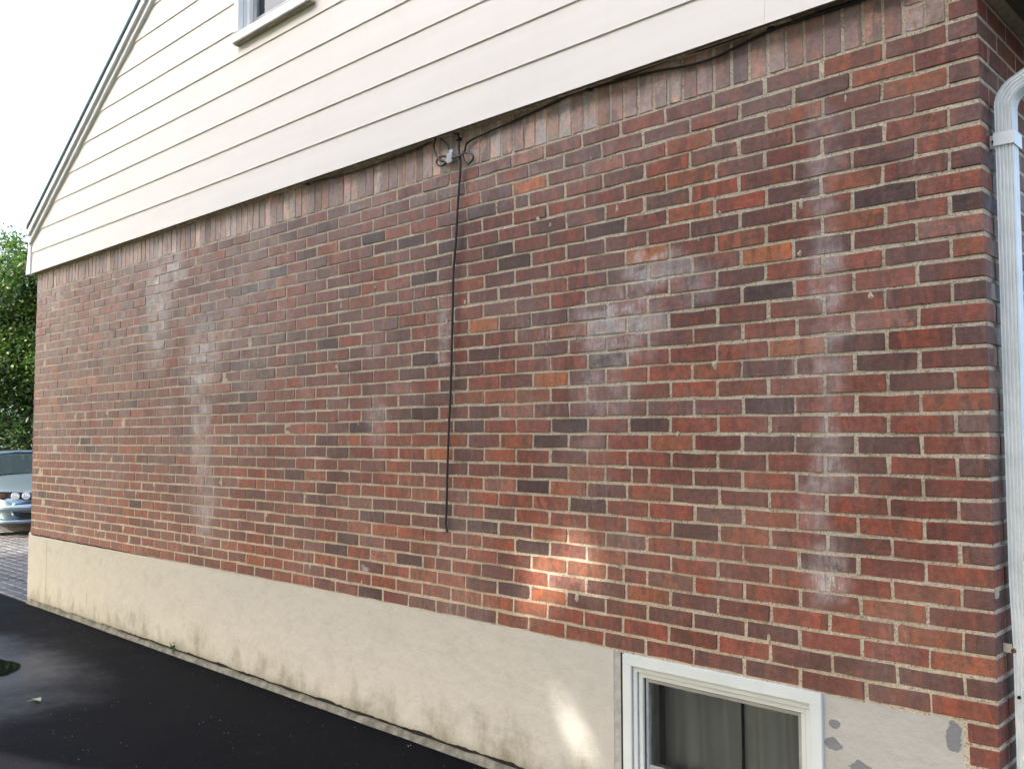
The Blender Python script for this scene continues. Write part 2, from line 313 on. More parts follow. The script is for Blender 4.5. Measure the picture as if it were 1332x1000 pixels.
# pavers behind the house corner
def m_paver():
    t = NT('grey_concrete_paver'); at = t.n('ShaderNodeAttribute', attribute_name='tint'); p = t.pos()
    c = t.mix(1., at.outputs['Color'], t.mix(t.ramp(t.noise(p, 120, 5, .7), .3, .7), (.8, .8, .8), (1.2, 1.2, 1.2)), 'MULTIPLY')
    t.set(Base_Color=c, Roughness=.55, Normal=t.bump(t.noise(p, 90, 4), .002)); return t.m
mp = m_paver()
cells = []
PL, PW = .22, .11
j = 0; y = .012
while y < 7:
    x = -8.24-(PL/2 if j % 2 else 0)
    while x > -15.5:
        cells.append((x-PL+.006, x-.004, y, y+PW-.010)); x -= PL+.002
    y += PW; j += 1
cells.append((-8.24-.10, -8.244, .012+PW, .012+2*PW-.01))
cells.sort(key=lambda c: ((c[0]-CAM.x)**2+(c[2]-CAM.y)**2)+(0 if -c[0]*.26+c[2] < 6 else 1e4)+ (1e4 if (c[2] > .32*(-c[0]-8.2)+.35) else 0))
def paver_geo(c):
    x0, x1, y0, y1 = c; z = .008+R.uniform(-.002, .003); b = .006; ti = R.uniform(-.0015, .0015)
    v = [(x0, y0, -.004), (x1, y0, -.004), (x1, y1, -.004), (x0, y1, -.004), (x0, y0, z-b), (x1, y0, z-b), (x1, y1, z-b), (x0, y1, z-b),
         (x0+b, y0+b, z+ti), (x1-b, y0+b, z-ti), (x1-b, y1-b, z-ti), (x0+b, y1-b, z+ti)]
    fc = [(8, 9, 10, 11)]
    for a, q in ((0, 4), (4, 8)):
        for i in range(4): k = (i+1) % 4; fc.append((a+i, a+k, q+k, q+i))
    g = R.uniform(.05, .10); cc = (g*1.05, g, g*.98, 1)
    return v, fc, [cc]*12
for c in cells[:290]:
    v, fc, cl = paver_geo(c); mesh('paver', v, fc, mp, yard, col=cl)
V, F, K = [], [], []
for c in cells[290:]:
    v, fc, cl = paver_geo(c); n = len(V); V += v; F += [tuple(n+i for i in q) for q in fc]; K += cl
tag(mesh('pavers', V, F, mp, yard, col=K), kind='stuff')
# puddle
t = NT('still_water'); t.set(Base_Color=(.010, .012, .010), Roughness=.03); t.b.inputs['IOR'].default_value = 1.4
pts = smooth_pts([(-5.855, -.845, 0), (-6.0, -.86, 0), (-6.35, -.945, 0), (-6.7, -1.15, 0), (-6.75, -1.45, 0), (-6.4, -1.62, 0), (-6.0, -1.5, 0), (-5.72, -1.18, 0), (-5.66, -1.02, 0), (-5.76, -.90, 0), (-5.855, -.845, 0)], 5)[:-1]
pp = [(q.x+R.uniform(-.008, .008), q.y+R.uniform(-.008, .008), .004) for q in pts]
tag(mesh('puddle', pp, [tuple(range(len(pp)))[::-1]], t.m), kind='structure')

# ------------------------------------------------------------ the brick house
house = tag(empty('brick_house', (-4.1, 3.5, 0)), 'red brick house with cream gable siding and painted stucco foundation', 'house')
house.location = (0, 0, 0)
W_z = [0.00881, 0.0939, -0.71613, 0.97433, -0.39172, -0.14642, 0.48793, 0.35554, -0.64777, 0.17778, 0.33161, -1.35519, 0.71958, -0.09824, -0.0098, -0.18868, 0.83052, -0.81053, 0.51695, -0.12289]
W_x = [0.00342, -0.03328, 0.04545, 0.18892, -1.42951, 0.72774, -0.73632, 9.90389, -5.12585, -0.16003, -17.63097, 5.69664, 2.28096, 9.63271, 2.88269, -1.59587, -0.36759, -4.30971]
def sx_(x): return (0.9657010135627951+0.10511945716578064*x)/(1-0.24274642346993916*x)
def wz(x, zr):
    s = sx_(min(0, x)); v = min(1.0, max(0, -zr/(32*.0699))); return sum(W_z[i*5+j]*s**i*v**j for i in range(4) for j in range(5))
def wx(x, zr):
    if x > 0: return 0
    s = sx_(x); v = min(1.0, max(0, -zr/(32*.0699))); return sum(W_x[i*3+j]*s**i*v**j for i in range(6) for j in range(3))
P, CH, XL = .2159, .0699, -8.249
def grid_wall(name, x0, x1, z0, z1, y, step, amp, mat, parent, axis='y', holes=(), bend=None, seed=3):
    nx = max(1, int(round((x1-x0)/step))); nz = max(1, int(round((z1-z0)/step)))
    rs = np.random.RandomState(seed)
    from mathutils import noise as mn
    v = []; 
    for j in range(nz+1):
        for i in range(nx+1):
            a = x0+(x1-x0)*i/nx; z = z0+(z1-z0)*j/nz
            d = amp*(mn.noise(Vector((a*9, z*9, seed)))+.6*mn.noise(Vector((a*31, z*31, seed+4)))+.4*mn.noise(Vector((a*80, z*80, seed+9))))
            if axis == 'y':
                yy = y(a) if callable(y) else y; zz = bend(a, z, j/nz) if bend else z
                v.append((a, yy+d, zz))
            else: v.append((y+d, a, z))
    fc = []
    for j in range(nz):
        for i in range(nx):
            cx = x0+(x1-x0)*(i+.5)/nx; cz = z0+(z1-z0)*(j+.5)/nz
            if any(h[0] < cx < h[1] and h[2] < cz < h[3] for h in holes): continue
            q = (j*(nx+1)+i, j*(nx+1)+i+1, (j+1)*(nx+1)+i+1, (j+1)*(nx+1)+i)
            fc.append(q)
    return mesh(name, v, fc, mat, parent, smooth=True)
zt = B0-32*CH       # stucco top
wall = grid_wall('brick_wall', XL+.004, -.0020, zt-.004, B0+.30, (lambda a: .0028+a*.00018), .0125, .0010, M['mortar'], house)
side = grid_wall('side_brick_wall', .0055, 7.2, -.02, B0+.30, -.0022, .03, .0008, M['mortar'], house, axis='x', seed=8)
MB().box(-.104, -.0026, .0026, .3, -.02, zt-.004).build('quoin_mortar', M['mortar'], house)

CLS = dict(D=(.104, .050, .045), K=(.054, .033, .035), P=(.150, .078, .068), R=(.200, .062, .040), M=(.140, .046, .036), O=(.235, .085, .045), B=(.37, .135, .048), L=(.23, .115, .088), W=(.24, .20, .195))
MIX = [((.160, .056, .041), 30), ((.180, .058, .039), 24), ((.135, .054, .043), 18), ((.210, .074, .044), 10), ((.112, .051, .045), 8), ((.150, .080, .069), 8), ((.055, .034, .038), 1)]
def rand_tint():
    k = R.uniform(0, sum(m[1] for m in MIX))
    for c, wgt in MIX:
        k -= wgt
        if k < 0: break
    return c
def jit(c, a=.10):
    q = R.uniform(1-a, 1+a); return tuple(v*q*R.uniform(1-a*.35, 1+a*.35) for v in c)
marks = {}
for it in BL.split():
    c = it[0]; k, xx = it[1:].split(','); marks.setdefault(int(k), []).append((-int(xx)/100, c))

def face_brick(x0, x1, z0, z1, yf, warp=True, depth=.03, tint=None, seed=None, rough=1.):
    """a brick seen on its front face: irregular outline, worn arris, sides running back into the joint"""
    j = .0020*rough
    def cr(): 
        q = R.random(); return R.uniform(.0015, .004) if q < .9 else R.uniform(.005, .013)
    o = []
    cs = [cr() for _ in range(4)]
    o += [(x0, z0+cs[0]*.6), (x0+cs[0], z0)]
    if x1-x0 > .12: o += [(x0+(x1-x0)*R.uniform(.35, .65), z0+R.uniform(-1.6, 1)*j)]
    o += [(x1-cs[1], z0), (x1, z0+cs[1]*.6)]
    o += [(x1, z1-cs[2]*.6), (x1-cs[2], z1)]
    if x1-x0 > .12: o += [(x0+(x1-x0)*R.uniform(.35, .65), z1+R.uniform(-1, 1.2)*j)]
    o += [(x0+cs[3], z1), (x0, z1-cs[3]*.6)]
    o = [(a+R.uniform(-j, j), b+R.uniform(-j, j)) for a, b in o]
    if warp: o = [(a+wx(a, b), b+wz(a, b)) for a, b in o]
    cx = sum(a for a, b in o)/len(o); cz = sum(b for a, b in o)/len(o); n = len(o)
    tl = R.uniform(-.0012, .0012)
    v = []
    for a, b in o:
        d = Vector((cx-a, cz-b)); d = d.normalized()*.0026
        v.append((a+d.x, yf+tl*(a-cx)/.1, B0+b+d.y))
    for a, b in o: v.append((a, yf+.0048+tl*(a-cx)/.1, B0+b))
    for a, b in o: v.append((a, yf+depth, B0+b))
    fc = [tuple(range(n))]
    for s in (0, n):
        for i in range(n): k = (i+1) % n; fc.append((s+i, s+n+i, s+n+k, s+k))
    tt = jit(tint if tint else rand_tint(), .14); sd = R.random() if seed is None else seed
    return v, fc, [(*tt, sd)]*len(v)
def corner_brick(L, D, z0, z1, yf, xf, tint):
    """box brick at the right corner, both faces seen"""
    bm = bmesh.new(); bmesh.ops.create_cube(bm, size=1)
    dz = wz(0, (z0+z1)/2); x0, x1, y0, y1 = -L+wx(-L, z0)*.5, xf, yf, D
    for q in bm.verts:
        q.co = Vector(((x0+x1)/2+q.co.x*(x1-x0), (y0+y1)/2+q.co.y*(y1-y0), B0+(z0+z1)/2+q.co.z*(z1-z0)+dz))
        if q.co.x < -.05: q.co.z += wz(-L, (z0+z1)/2)-dz
        q.co += Vector((R.uniform(-.001, .001), R.uniform(-.0008, .0008), R.uniform(-.001, .001)))
    bmesh.ops.bevel(bm, geom=bm.edges[:], offset=.0028, segments=1, affect='EDGES')
    bm.verts.index_update(); v = [tuple(q.co) for q in bm.verts]; fc = [tuple(q.index for q in g.verts) for g in bm.faces]; bm.free()
    return v, fc, [(*jit(tint if tint else rand_tint()), R.random())]*len(v)
bricks = []     # (size on view, geo, parent)
BH = .0582; G = (CH-BH)/2
def view_size(x, z, w_): 
    d = Vector((x, 0, z+B0))-CAM; c = abs(d.y)/d.length
    return w_*c/d.length
def col_for(k, x0, x1):
    for (xm, c) in marks.get(k, []):
        if x0-.02 < xm < x1+.02 and abs(xm-(x0+x1)/2) < (x1-x0)*.6: return CLS[c]
    return None
splits = {(4, 22), (4, 21)}
for k in range(-2, 42):
    z1 = -(k-1)*CH-G; z0 = z1-BH
    odd = (k % 2 != 0)
    # corner piece
    L, D = (.0955, .2032) if odd else (.2032, .0955)
    if k > 32 or k < 1: L, D = .0925+.003*(k % 2), (.2032 if odd else .0955)
    yf = R.uniform(-.0012, .0012)
    tn = None
    if 1 <= k <= 32: tn = col_for(k, -L, 0)
    if tn is None and not odd: tn = R.choice([CLS['M'], CLS['R'], CLS['M'], CLS['D'], CLS['P']])
    if tn is None: tn = R.choice([CLS['P'], CLS['D'], CLS['P'], CLS['M']])
    g = corner_brick(L, D, z0, z1, yf, R.uniform(-.001, .001), tn)
    bricks.append((view_size(0, z0, L)*1.4, g, wall if k <= 32 else wall))
    if not 1 <= k <= 32: continue
    # running courses
    x = -L-.0127 if not odd else -L-.0127
    base = -.102 if odd else -.210
    n = 0; nxt = base
    js = [base-P*i for i in range(60) if base-P*i > XL+.07]
    js = [q+(R.gauss(0, .0035) if i else 0) for i, q in enumerate(js)]+[XL]
    if R.random() < .5 and len(js) > 3 and js[-2]-XL > .16:        # odd length pieces at the far end
        js.insert(-1, XL+R.uniform(.06, .12))
    for i in range(len(js)-1):
        b1 = js[i]-.0057; b0 = js[i+1]+(.0057 if i < len(js)-2 else 0)
        if b1-b0 < .03: continue
        yf = min(.0008, R.gauss(-.0004, .0009)); tn = col_for(k, b0, b1)
        b0 += R.uniform(-.002, .0015); b1 += R.uniform(-.0015, .002)
        sz = view_size((b0+b1)/2, z0, b1-b0)
        if b1-b0 > .19 and ((tn is None and R.random() < .022) or (k, round(-(b0+b1)*50)) in {(4, 227), (4, 205), (6, 208), (21, 302)}):
            m = (b0+b1)/2+R.uniform(-.03, .03); tn = tn or rand_tint()
            bricks.append((sz*.5, face_brick(b0, m-.004, z0, z1, yf, tint=tn), wall)); bricks.append((sz*.5, face_brick(m+.006, b1, z0, z1, yf, tint=tn), wall))
        else:
            bricks.append((sz, face_brick(b0, b1, z0+R.uniform(-.0012, .001), z1+R.uniform(-.001, .0012), yf, tint=tn), wall))
bricks.sort(key=lambda b: -b[0])
def put_bricks(lst, name, stuffname, nmax, parent):
    for _, (v, fc, cl), pa in lst[:nmax]: mesh(name, v, fc, M['brick'], parent, col=cl)
    V, F, K = [], [], []
    for _, (v, fc, cl), pa in lst[nmax:]:
        n = len(V); V += v; F += [tuple(n+i for i in q) for q in fc]; K += cl
    if V: tag(mesh(stuffname, V, F, M['brick'], parent, col=K), kind='stuff')
put_bricks(bricks, 'brick', 'far_bricks', 300, wall)
# soldier course under the siding
sol = []
SC = [((.38, .285, .26), 5), ((.28, .20, .19), 4), ((.47, .39, .365), 3), ((.20, .16, .17), 2), ((.28, .17, .145), 2)]
x = -.1085; i = 0
while x > XL+.03:
    wd = .0605+R.uniform(-.003, .003); x0 = max(x-wd, XL)
    z1 = .203+G+R.uniform(-.004, .004)
    c = R.choices([s[0] for s in SC], [s[1] for s in SC])[0]
    if x > -1.1: q = min(1, (x+1.1)/.7); c = tuple(a*(1-.35*q)+b*.35*q for a, b in zip(c, (.22, .14, .13)))
    sz = view_size(x, 0, wd)*1.5
    if i == 1:
        sol.append((sz, face_brick(x0, x, G, .085, R.gauss(0, .001), tint=c), wall)); sol.append((sz, face_brick(x0, x, .097, z1, R.gauss(0, .001), tint=c), wall))
    else: sol.append((sz, face_brick(x0, x, G, z1, min(.0006, R.gauss(-.0004, .0011)), tint=c), wall))
    gap = .0114+R.uniform(-.003, .003); x = x0-gap; i += 1
put_bricks(sol, 'soldier_brick', 'far_soldier_bricks', 290, wall)
# right side wall bricks, receding
V, F, K = [], [], []
for k in range(-2, 42):
    z1 = -(k-1)*CH-G; z0 = z1-BH; odd = (k % 2 != 0); dz = wz(0, (z0+z1)/2)
    y = (.2032 if odd else .0955)+.0127
    while y < 7.1:
        tt = jit(rand_tint()); xx = R.gauss(0, .001); b = .002
        y1 = min(y+.2032, 7.1)
        v = [(xx, y+b, z0+b), (xx, y1-b, z0+b), (xx, y1-b, z1-b), (xx, y+b, z1-b), (xx-b, y, z0), (xx-b, y1, z0), (xx-b, y1, z1), (xx-b, y, z1), (xx-.02, y, z0), (xx-.02, y1, z0), (xx-.02, y1, z1), (xx-.02, y, z1)]
        n = len(V); V += [(a, b_, c+B0+dz) for a, b_, c in v]; sd = R.random(); K += [(*tt, sd)]*12
        F.append((n, n+1, n+2, n+3))
        for s in (0, 4):
            for i in range(4): q = (i+1) % 4; F.append((n+s+i, n+s+4+i, n+s+4+q, n+s+q))
        y += P
tag(mesh('side_bricks', V, F, M['brick'], side, col=K), kind='stuff')
# far walls (left and rear) and their brick colour
t = NT('distant_brickwork'); p = t.pos(); bt = t.n('ShaderNodeTexBrick'); t.put(bt.inputs['Vector'], t.n('ShaderNodeMapping', i={0: p, 2: (pi/2, 0, 0)}).outputs[0])
bt.inputs['Color1'].default_value = (.19, .062, .045, 1); bt.inputs['Color2'].default_value = (.12, .05, .045, 1); bt.inputs['Mortar'].default_value = (.42, .36, .26, 1)
bt.inputs['Scale'].default_value = 1; bt.inputs['Mortar Size'].default_value = .006; bt.inputs['Brick Width'].default_value = .2159; bt.inputs['Row Height'].default_value = .0699
t.set(Base_Color=bt.outputs[0], Roughness=.9)
MB().box(XL-.001, XL+.012, .02, 7.2, zt, B0+.35).build('left_brick_wall', t.m, house)
MB().box(XL+.02, -.02, 7.12, 7.2, 0, B0+.35).build('rear_brick_wall', t.m, house)

# ------------------------------------------------------------ stucco foundation
WIN = (-1.473, -.563, .06, B0-2.233)
def ystu(x): return -.012+(x+8.2)/8.2*.0155
from mathutils import noise as mn
def bend(a, z, q):
    s = 1 if z > .35 else 0
    top = (wz(a, -32*CH)+.0025*mn.noise(Vector((a*14, 0, 2)))+.002*mn.noise(Vector((a*43, 0, 5))))*max(0, (z-.3)/(zt-.3))
    bot = (.012*mn.noise(Vector((a*5, 3, 1)))+.006*mn.noise(Vector((a*25, 3, 1)))+.003)*max(0, 1-q*8)
    return z+top+bot
Hs = lambda x0, x1, n: grid_wall(n, x0, x1, .049, zt, ystu, .018, .0013, M['stucco'], house, bend=bend, seed=5)
found = Hs(XL-.012, WIN[0], 'stucco_foundation')
fr_ = Hs(WIN[1]+.0, -.0985, 'stucco_foundation')
m = MB(); m.box(WIN[0], WIN[1], .001, .25, -.02, WIN[2]); m.build('stucco_sill_wall', M['stucco'], house)
m = MB(); m.box(XL-.012, XL+.05, -.010, 7.2, -.02, zt-.004); m.box(WIN[0]-.004, WIN[0], .0, .25, .0, zt+.0); m.box(WIN[1], WIN[1]+.004, .004, .25, 0, zt)
m.build('foundation_return', M['stucco'], house)
MB().box(XL+.06, WIN[0]-.01, .016, .03, .0, .1).build('base_gap', M['dark'], house)
# thin crack near the far corner and a hairline further along
for pts_, rr in (([(-7.80, .03, 0), (-7.80, .18, 0), (-7.805, .40, 0), (-7.80, .60, 0)], .0035), ([(-6.9, .16, 0), (-6.9, .26, 0)], .003)):
    m = MB(); P3 = smooth_pts([(a, ystu(a)-.0005, b) for a, b, _ in pts_], 8)
    P3 = [(q.x+R.uniform(-.003, .003), q.y, q.z) for q in P3]
    for a, b in zip(P3[:-1], P3[1:]):
        n = len(m.v); m.v += [(a[0]-rr/2, a[1]-.001, a[2]), (a[0]+rr/2, a[1]-.001, a[2]), (b[0]+rr/2, b[1]-.001, b[2]), (b[0]-rr/2, b[1]-.001, b[2])]; m.f.append((n, n+1, n+2, n+3))
    m.build('crack', M['dark'], found)
# footing lip at the asphalt
nx = 420; v = []; fc = []
for i in range(nx+1):
    x = XL-.03+(8.14)*i/nx
    a = .012*mn.noise(Vector((x*3, 1, 1)))+.002*mn.noise(Vector((x*17, 1, 1))); b = .0012*mn.noise(Vector((x*29, 5, 1)))+.005*mn.noise(Vector((x*6, 7, 1)))
    far = max(0, min(1, (-6.2-x)/.8))
    gap = (.003+.010*max(0, mn.noise(Vector((x*6, 9, 3)))+.3))*(1-far)
    zt_ = .038+b*.6-gap+far*.03; yo = -.009+a*.35+.002*far
    v += [(x, yo-.012, -.01), (x, yo, .012+b), (x, yo+.010, zt_-.004), (x, .012, zt_)]
for i in range(nx):
    for k in range(3): fc.append((i*4+k, (i+1)*4+k, (i+1)*4+k+1, i*4+k+1))
t = NT('footing_concrete'); p = t.pos(); n_ = t.noise(p, 12, 5, .6)
t.set(Base_Color=t.mix(t.ramp(n_, .35, .65), (.09, .085, .065), (.20, .19, .15)), Roughness=.9, Normal=t.bump(t.noise(p, 60, 4), .003))
mesh('footing_strip', v, fc, t.m, house, smooth=True)

# ------------------------------------------------------------ gable siding
RL = lambda x: B0+.605*x+5.500          # left rake, upper limit of boards
RX, RS = -4.30, .605
RR = lambda x: B0+2.90-RS*(x-RX)         # right rake
def clip(pts, side):                     # keep under both rakes
    out = []; g = (lambda q: RL(q[0])-q[1]) if side == 0 else (lambda q: RR(q[0])-q[1])
    for i in range(len(pts)):
        a, b = pts[i], pts[(i+1) % len(pts)]; ga, gb = g(a), g(b)
        if ga >= 0: out.append(a)
        if (ga >= 0) != (gb >= 0):
            s = ga/(ga-gb); out.append((a[0]+(b[0]-a[0])*s, a[1]+(b[1]-a[1])*s))
    return out
UW = (-4.50, -3.62, B0+1.25, B0+2.42)
gs = mesh('gable_siding', [(XL, .0, B0+.2), (.03, .0, B0+.2), (.03, .0, RR(.03)), (RX, 0, RR(RX)+.1), (XL, 0, RL(XL)-.02),
     (UW[0], 0, UW[2]+.04), (UW[1], 0, UW[2]+.04), (UW[1], 0, UW[3]), (UW[0], 0, UW[3])],
     [(0, 1, 6, 5), (1, 2, 7, 6), (2, 3, 8, 7), (3, 4, 5, 8), (4, 0, 5)], M['brown'], house)
z = B0+.1815; pt = .1965; k = 0
while z < B0+2.95:
    zb, ztp = z, z+pt+.016
    spans = [(-8.255, .045)]
    if zb < UW[3] and ztp > UW[2]: spans = [(-8.255, UW[0]+.01), (UW[1]-.01, .045)]
    elif k == 0: spans = [(-8.255, -.7112), (-.710, .045)]
    for (a, b) in spans:
        pg = [(a, zb), (b, zb), (b, ztp), (a, ztp)]
        if zb < UW[2] < ztp and len(spans) == 2: pass
        pg = clip(clip(pg, 0), 1)
        if len(pg) < 3 or max(q[1] for q in pg)-min(q[1] for q in pg) < .03: continue
        n = len(pg)
        y0 = lambda zz: -.056+(zz-zb)/(pt+.016)*.0075
        v = [(q[0], y0(q[1]), q[1]+(0 if q[1] > zb+.001 else .0)) for q in pg]+[(q[0], y0(q[1])+.0042, q[1]) for q in pg]
        fc = [tuple(range(n)), tuple(reversed(range(n, 2*n)))]+[(i, n+i, n+(i+1) % n, (i+1) % n) for i in range(n)]
        mesh('siding_board', v, fc, M['siding'], gs)
    z += pt; k += 1
    if zb < UW[2] < ztp:      # strip of the cut board under the window
        zb2 = zb; v = [(UW[0]+.01, -.056, zb2), (UW[1]-.01, -.056, zb2), (UW[1]-.01, -.056+.0105*(UW[2]+.02-zb)/(pt+.016), UW[2]+.02), (UW[0]+.01, -.056+.0105*(UW[2]+.02-zb)/(pt+.016), UW[2]+.02)]
        v += [(a, b+.0055, c) for a, b, c in v]
        mesh('siding_board', v, [(0, 1, 2, 3), (7, 6, 5, 4), (0, 4, 5, 1), (1, 5, 6, 2), (2, 6, 7, 3), (3, 7, 4, 0)], M['siding'], gs)
# brown sill board / starter strip under the siding, in a few lengths
for a, b, mt in ((-8.22, -5.6, 'plank'), (-5.597, -2.9, 'plank'), (-2.897, -.62, 'plank'), (-.617, .03, 'brown')):
    MB().box(a, b, -.030+R.uniform(-.003, .003), .002, B0+.1785+R.uniform(-.002, .002), B0+.196).build('sill_board', M[mt], gs)
MB().box(-8.25, .03, -.047, -.042, B0+.179, B0+.1962).build('starter_strip', M['brown'], gs)
MB().box(-8.25, .03, -.047, .0, B0+.1965, B0+.205).build('sheathing_edge', M['brown'], gs)
# corner post, rake trim, roof
m = MB(); m.poly_prism([(-8.365, B0+.18), (-8.258, B0+.18), (-8.258, B0+.53), (-8.30, B0+.51)], -.066, -.02); m.build('corner_board', M['white'], house)
def band(f0, f1, x0, x1, y0, y1, name, mat):
    m = MB(); m.poly_prism([(x0, f0(x0)), (x1, f0(x1)), (x1, f1(x1)), (x0, f1(x0))], y0, y1); return m.build(name, mat, house)
o = lambda d: (lambda x: B0+.605*x+5.59+d)
band(o(-.125), o(-.048), -8.28, RX, -.078, -.050, 'frieze_board', M['white'])
band(o(-.068), o(-.004), -8.25, RX, -.100, -.079, 'rake_board', M['white'])
band(o(-.004), o(.016), -8.25, RX, -.108, -.05, 'drip_edge', M['shingle'])
q = lambda d: (lambda x: B0+2.99-RS*(x-RX)+d)
band(q(-.125), q(-.048), RX, .36, -.078, -.050, 'frieze_board', M['white'])
band(q(-.068), q(-.004), RX, .36, -.100, -.079, 'rake_board', M['white'])
band(q(-.004), q(.016), RX, .36, -.108, -.05, 'drip_edge', M['shingle'])
m = MB()
def slab(x0, z0, x1, z1, th):
    n = len(m.v); m.v += [(x0, -.102, z0), (x1, -.102, z1), (x1, 7.4, z1), (x0, 7.4, z0), (x0, -.102, z0+th), (x1, -.102, z1+th), (x1, 7.4, z1+th), (x0, 7.4, z0+th)]
    m.f += [tuple(n+i for i in g) for g in ((0,1,5,4),(1,2,6,5),(2,3,7,6),(3,0,4,7),(4,5,6,7),(3,2,1,0))]
slab(-8.27, o(.018)(-8.27), RX, o(.018)(RX), .03); slab(RX, q(.018)(RX), .38, q(.018)(.38), .03)
m.build('roof', M['shingle'], house)
m = MB(); m.box(-8.245, -8.26, 7.2, 7.21, B0, B0+.1); m.poly_prism([(XL, B0+.3), (0, B0+.3), (0, RR(0)), (RX, RR(RX)+.05), (XL, RL(XL))], 7.15, 7.2); m.build('rear_gable', M['siding'], house)
# left gutter, right eave
m = MB(); gx0, gx1, gz = -8.50, -8.285, B0+.575
m.poly_prism([(gx0+.03, gz), (gx1, gz), (gx1, gz+.13), (gx0, gz+.13), (gx0-.008, gz+.10), (gx0+.012, gz+.05)], -.06, 7.3); m.build('gutter', M['white'], house)
MB().box(.004, .34, -.04, 7.3, B0+.112, B0+.135).build('eave_soffit', M['soffit'], house)
MB().box(.34, .365, -.09, 7.35, B0+.06, B0+.20).build('eave_fascia', M['soffit'], house)
MB().box(.002, .03, .0, 7.2, B0+.085, B0+.1115).build('eave_moulding', M['tan'], house)

# ------------------------------------------------------------ basement window
def ring(m, x0, x1, z0, z1, w, y0, y1, wt=None, b=0):
    wt = wt or w
    m.box(x0, x1, y0, y1, z1-wt, z1, b); m.box(x0, x1, y0, y1, z0, z0+w, b)
    m.box(x0, x0+w, y0, y1, z0+w, z1-wt, b); m.box(x1-w, x1, y0, y1, z0+w, z1-wt, b)
bw0, bw1, bz0, bz1 = -1.420, -.563, .10, B0-2.2365
m = MB(); m.box(WIN[0], bw0-.014, .002, .2, .06, bz1, .0); m.build('window_jamb', M['grey'], house)
m = MB(); ring(m, bw0, bw1, bz0, bz1, .044, -.012, .018, .044, .002); bwf = m.build('basement_window', M['vinyl'], house)
m = MB(); ring(m, bw0+.041, bw1-.041, bz0+.041, bz1-.041, .003, .0185, .085); m.build('reveal', M['vinyl'], bwf)
m = MB(); ring(m, bw0+.0455, bw1-.0455, bz0+.0455, bz1-.0455, .020, -.001, .10, .020, .002); ring(m, bw0+.0665, bw1-.0665, bz0+.0665, bz1-.0665, .020, .009, .10, .020, .002); m.build('frame', M['vinyl'], bwf)
m = MB(); ring(m, bw0+.0448, bw1-.0448, bz0+.0448, bz1-.0448, .0015, -.006, .03); ring(m, bw0+.0650, bw1-.0650, bz0+.0650, bz1-.0650, .002, .0015, .04); m.build('groove', M['grey'], bwf)
m = MB(); ring(m, bw0+.087, bw1-.087, bz0+.087, bz1-.087, .0045, .022, .10); m.build('gasket', M['dark'], bwf)
m = MB(); ring(m, bw0+.0915, bw1-.0915, bz0+.0915, bz1-.0915, .013, .024, .10, .013, .001); m.build('screen_frame', M['screen'], bwf)
MB().box(bw0+.103, bw1-.103, .040, .044, bz0+.103, bz1-.103).build('pane', M['glass'], bwf)
MB().box(bw0+.105, bw1-.105, .026, .036, bz0+.106, bz0+.124, .001).build('sash_rail', M['screen'], bwf)
t = NT('curtain_cloth'); p = t.pos()
t.set(Base_Color=t.mix(t.ramp(t.noise(t.vmath('MULTIPLY', p, (8, 8, .8)), 1, 3), .3, .7), (.20, .215, .225), (.27, .285, .295)), Roughness=.9)
def curtain(x0, x1, z0, z1, y, ph, slant=0):
    n = 60; v = []
    for j in range(9):
        for i in range(n+1):
            x = x0+(x1-x0)*i/n; 
            if slant and i == n: pass
            xe = x+slant*math.sin(j/8*pi)*(i/n); v.append((xe, y+.010*math.sin(x*46+ph+j*.1)+.004*math.sin(x*101+j*.2), z0+(z1-z0)*j/8))
    return v, [(j*(n+1)+i, j*(n+1)+i+1, (j+1)*(n+1)+i+1, (j+1)*(n+1)+i) for j in range(8) for i in range(n)]
v, fc = curtain(bw0+.085, -.978, bz0, bz1-.05, .165, 0, .006); mesh('curtain', v, fc, t.m, bwf, True)
v, fc = curtain(-.972, bw1+.0, bz0, bz1-.05, .178, 1, 0); mesh('curtain', v, fc, t.m, bwf, True)
m = MB(); m.box(bw0-.02, bw1+.1, .9, .92, 0, B0); m.box(bw0-.03, bw0-.02, .1, .9, 0, B0-2.2); m.box(bw1+.1, bw1+.11, .1, .9, 0, B0-2.2); m.box(bw0, bw1+.1, .1, .9, .04, .05); m.box(bw0-.03, bw1+.11, .03, .92, bz1+.001, bz1+.02)
m.build('basement_room', M['room'], house)
# black gap beside the frame
MB().box(bw0-.014, bw0-.0005, -.004, .05, .06, bz1).build('caulk_gap', M['dark'], bwf)

# ------------------------------------------------------------ upper window
u0, u1, w0, w1 = -4.505, -3.620, B0+1.25, B0+2.42
m = MB(); ring(m, u0, u1, w0, w1, .062, -.094, -.055, .062, .003); uw = m.build('gable_window', M['white'], house)
m = MB(); m.box(u0-.008, u1+.008, -.100, -.05, w0-.004, w0+.018, .003); m.build('sill', M['white'], uw)
MB().box(u0, u1, -.084, -.05, w0-.014, w0-.0045).build('sill_moulding', M['tan'], uw)
m = MB(); ring(m, u0+.0605, u1-.0605, w0+.0605, w1-.0605, .008, -.0545, .05); m.build('reveal', M['white2'], uw)
m = MB(); ring(m, u0+.070, u1-.070, w0+.068, w1-.07, .036, -.040, .03, .036, .003); m.box(u0+.1, u1-.1, -.04, .03, (w0+w1)/2-.02, (w0+w1)/2+.02); m.build('sash', M['white'], uw)
m = MB(); ring(m, u0+.1065, u1-.1065, w0+.1045, w1-.1065, .045, -.012, .02, .02); m.build('screen_frame', M['screen'], uw)
MB().box(u0+.12, u1-.12, .004, .008, w0+.12, w1-.12).build('pane', M['glass'], uw)
t = NT('blue_blind_cloth'); p = t.pos(); t.set(Base_Color=t.mix(t.ramp(t.noise(t.vmath('MULTIPLY', p, (6, 6, 3)), 1, 3), .4, .6), (.05, .07, .13), (.11, .15, .22)), Roughness=.8)
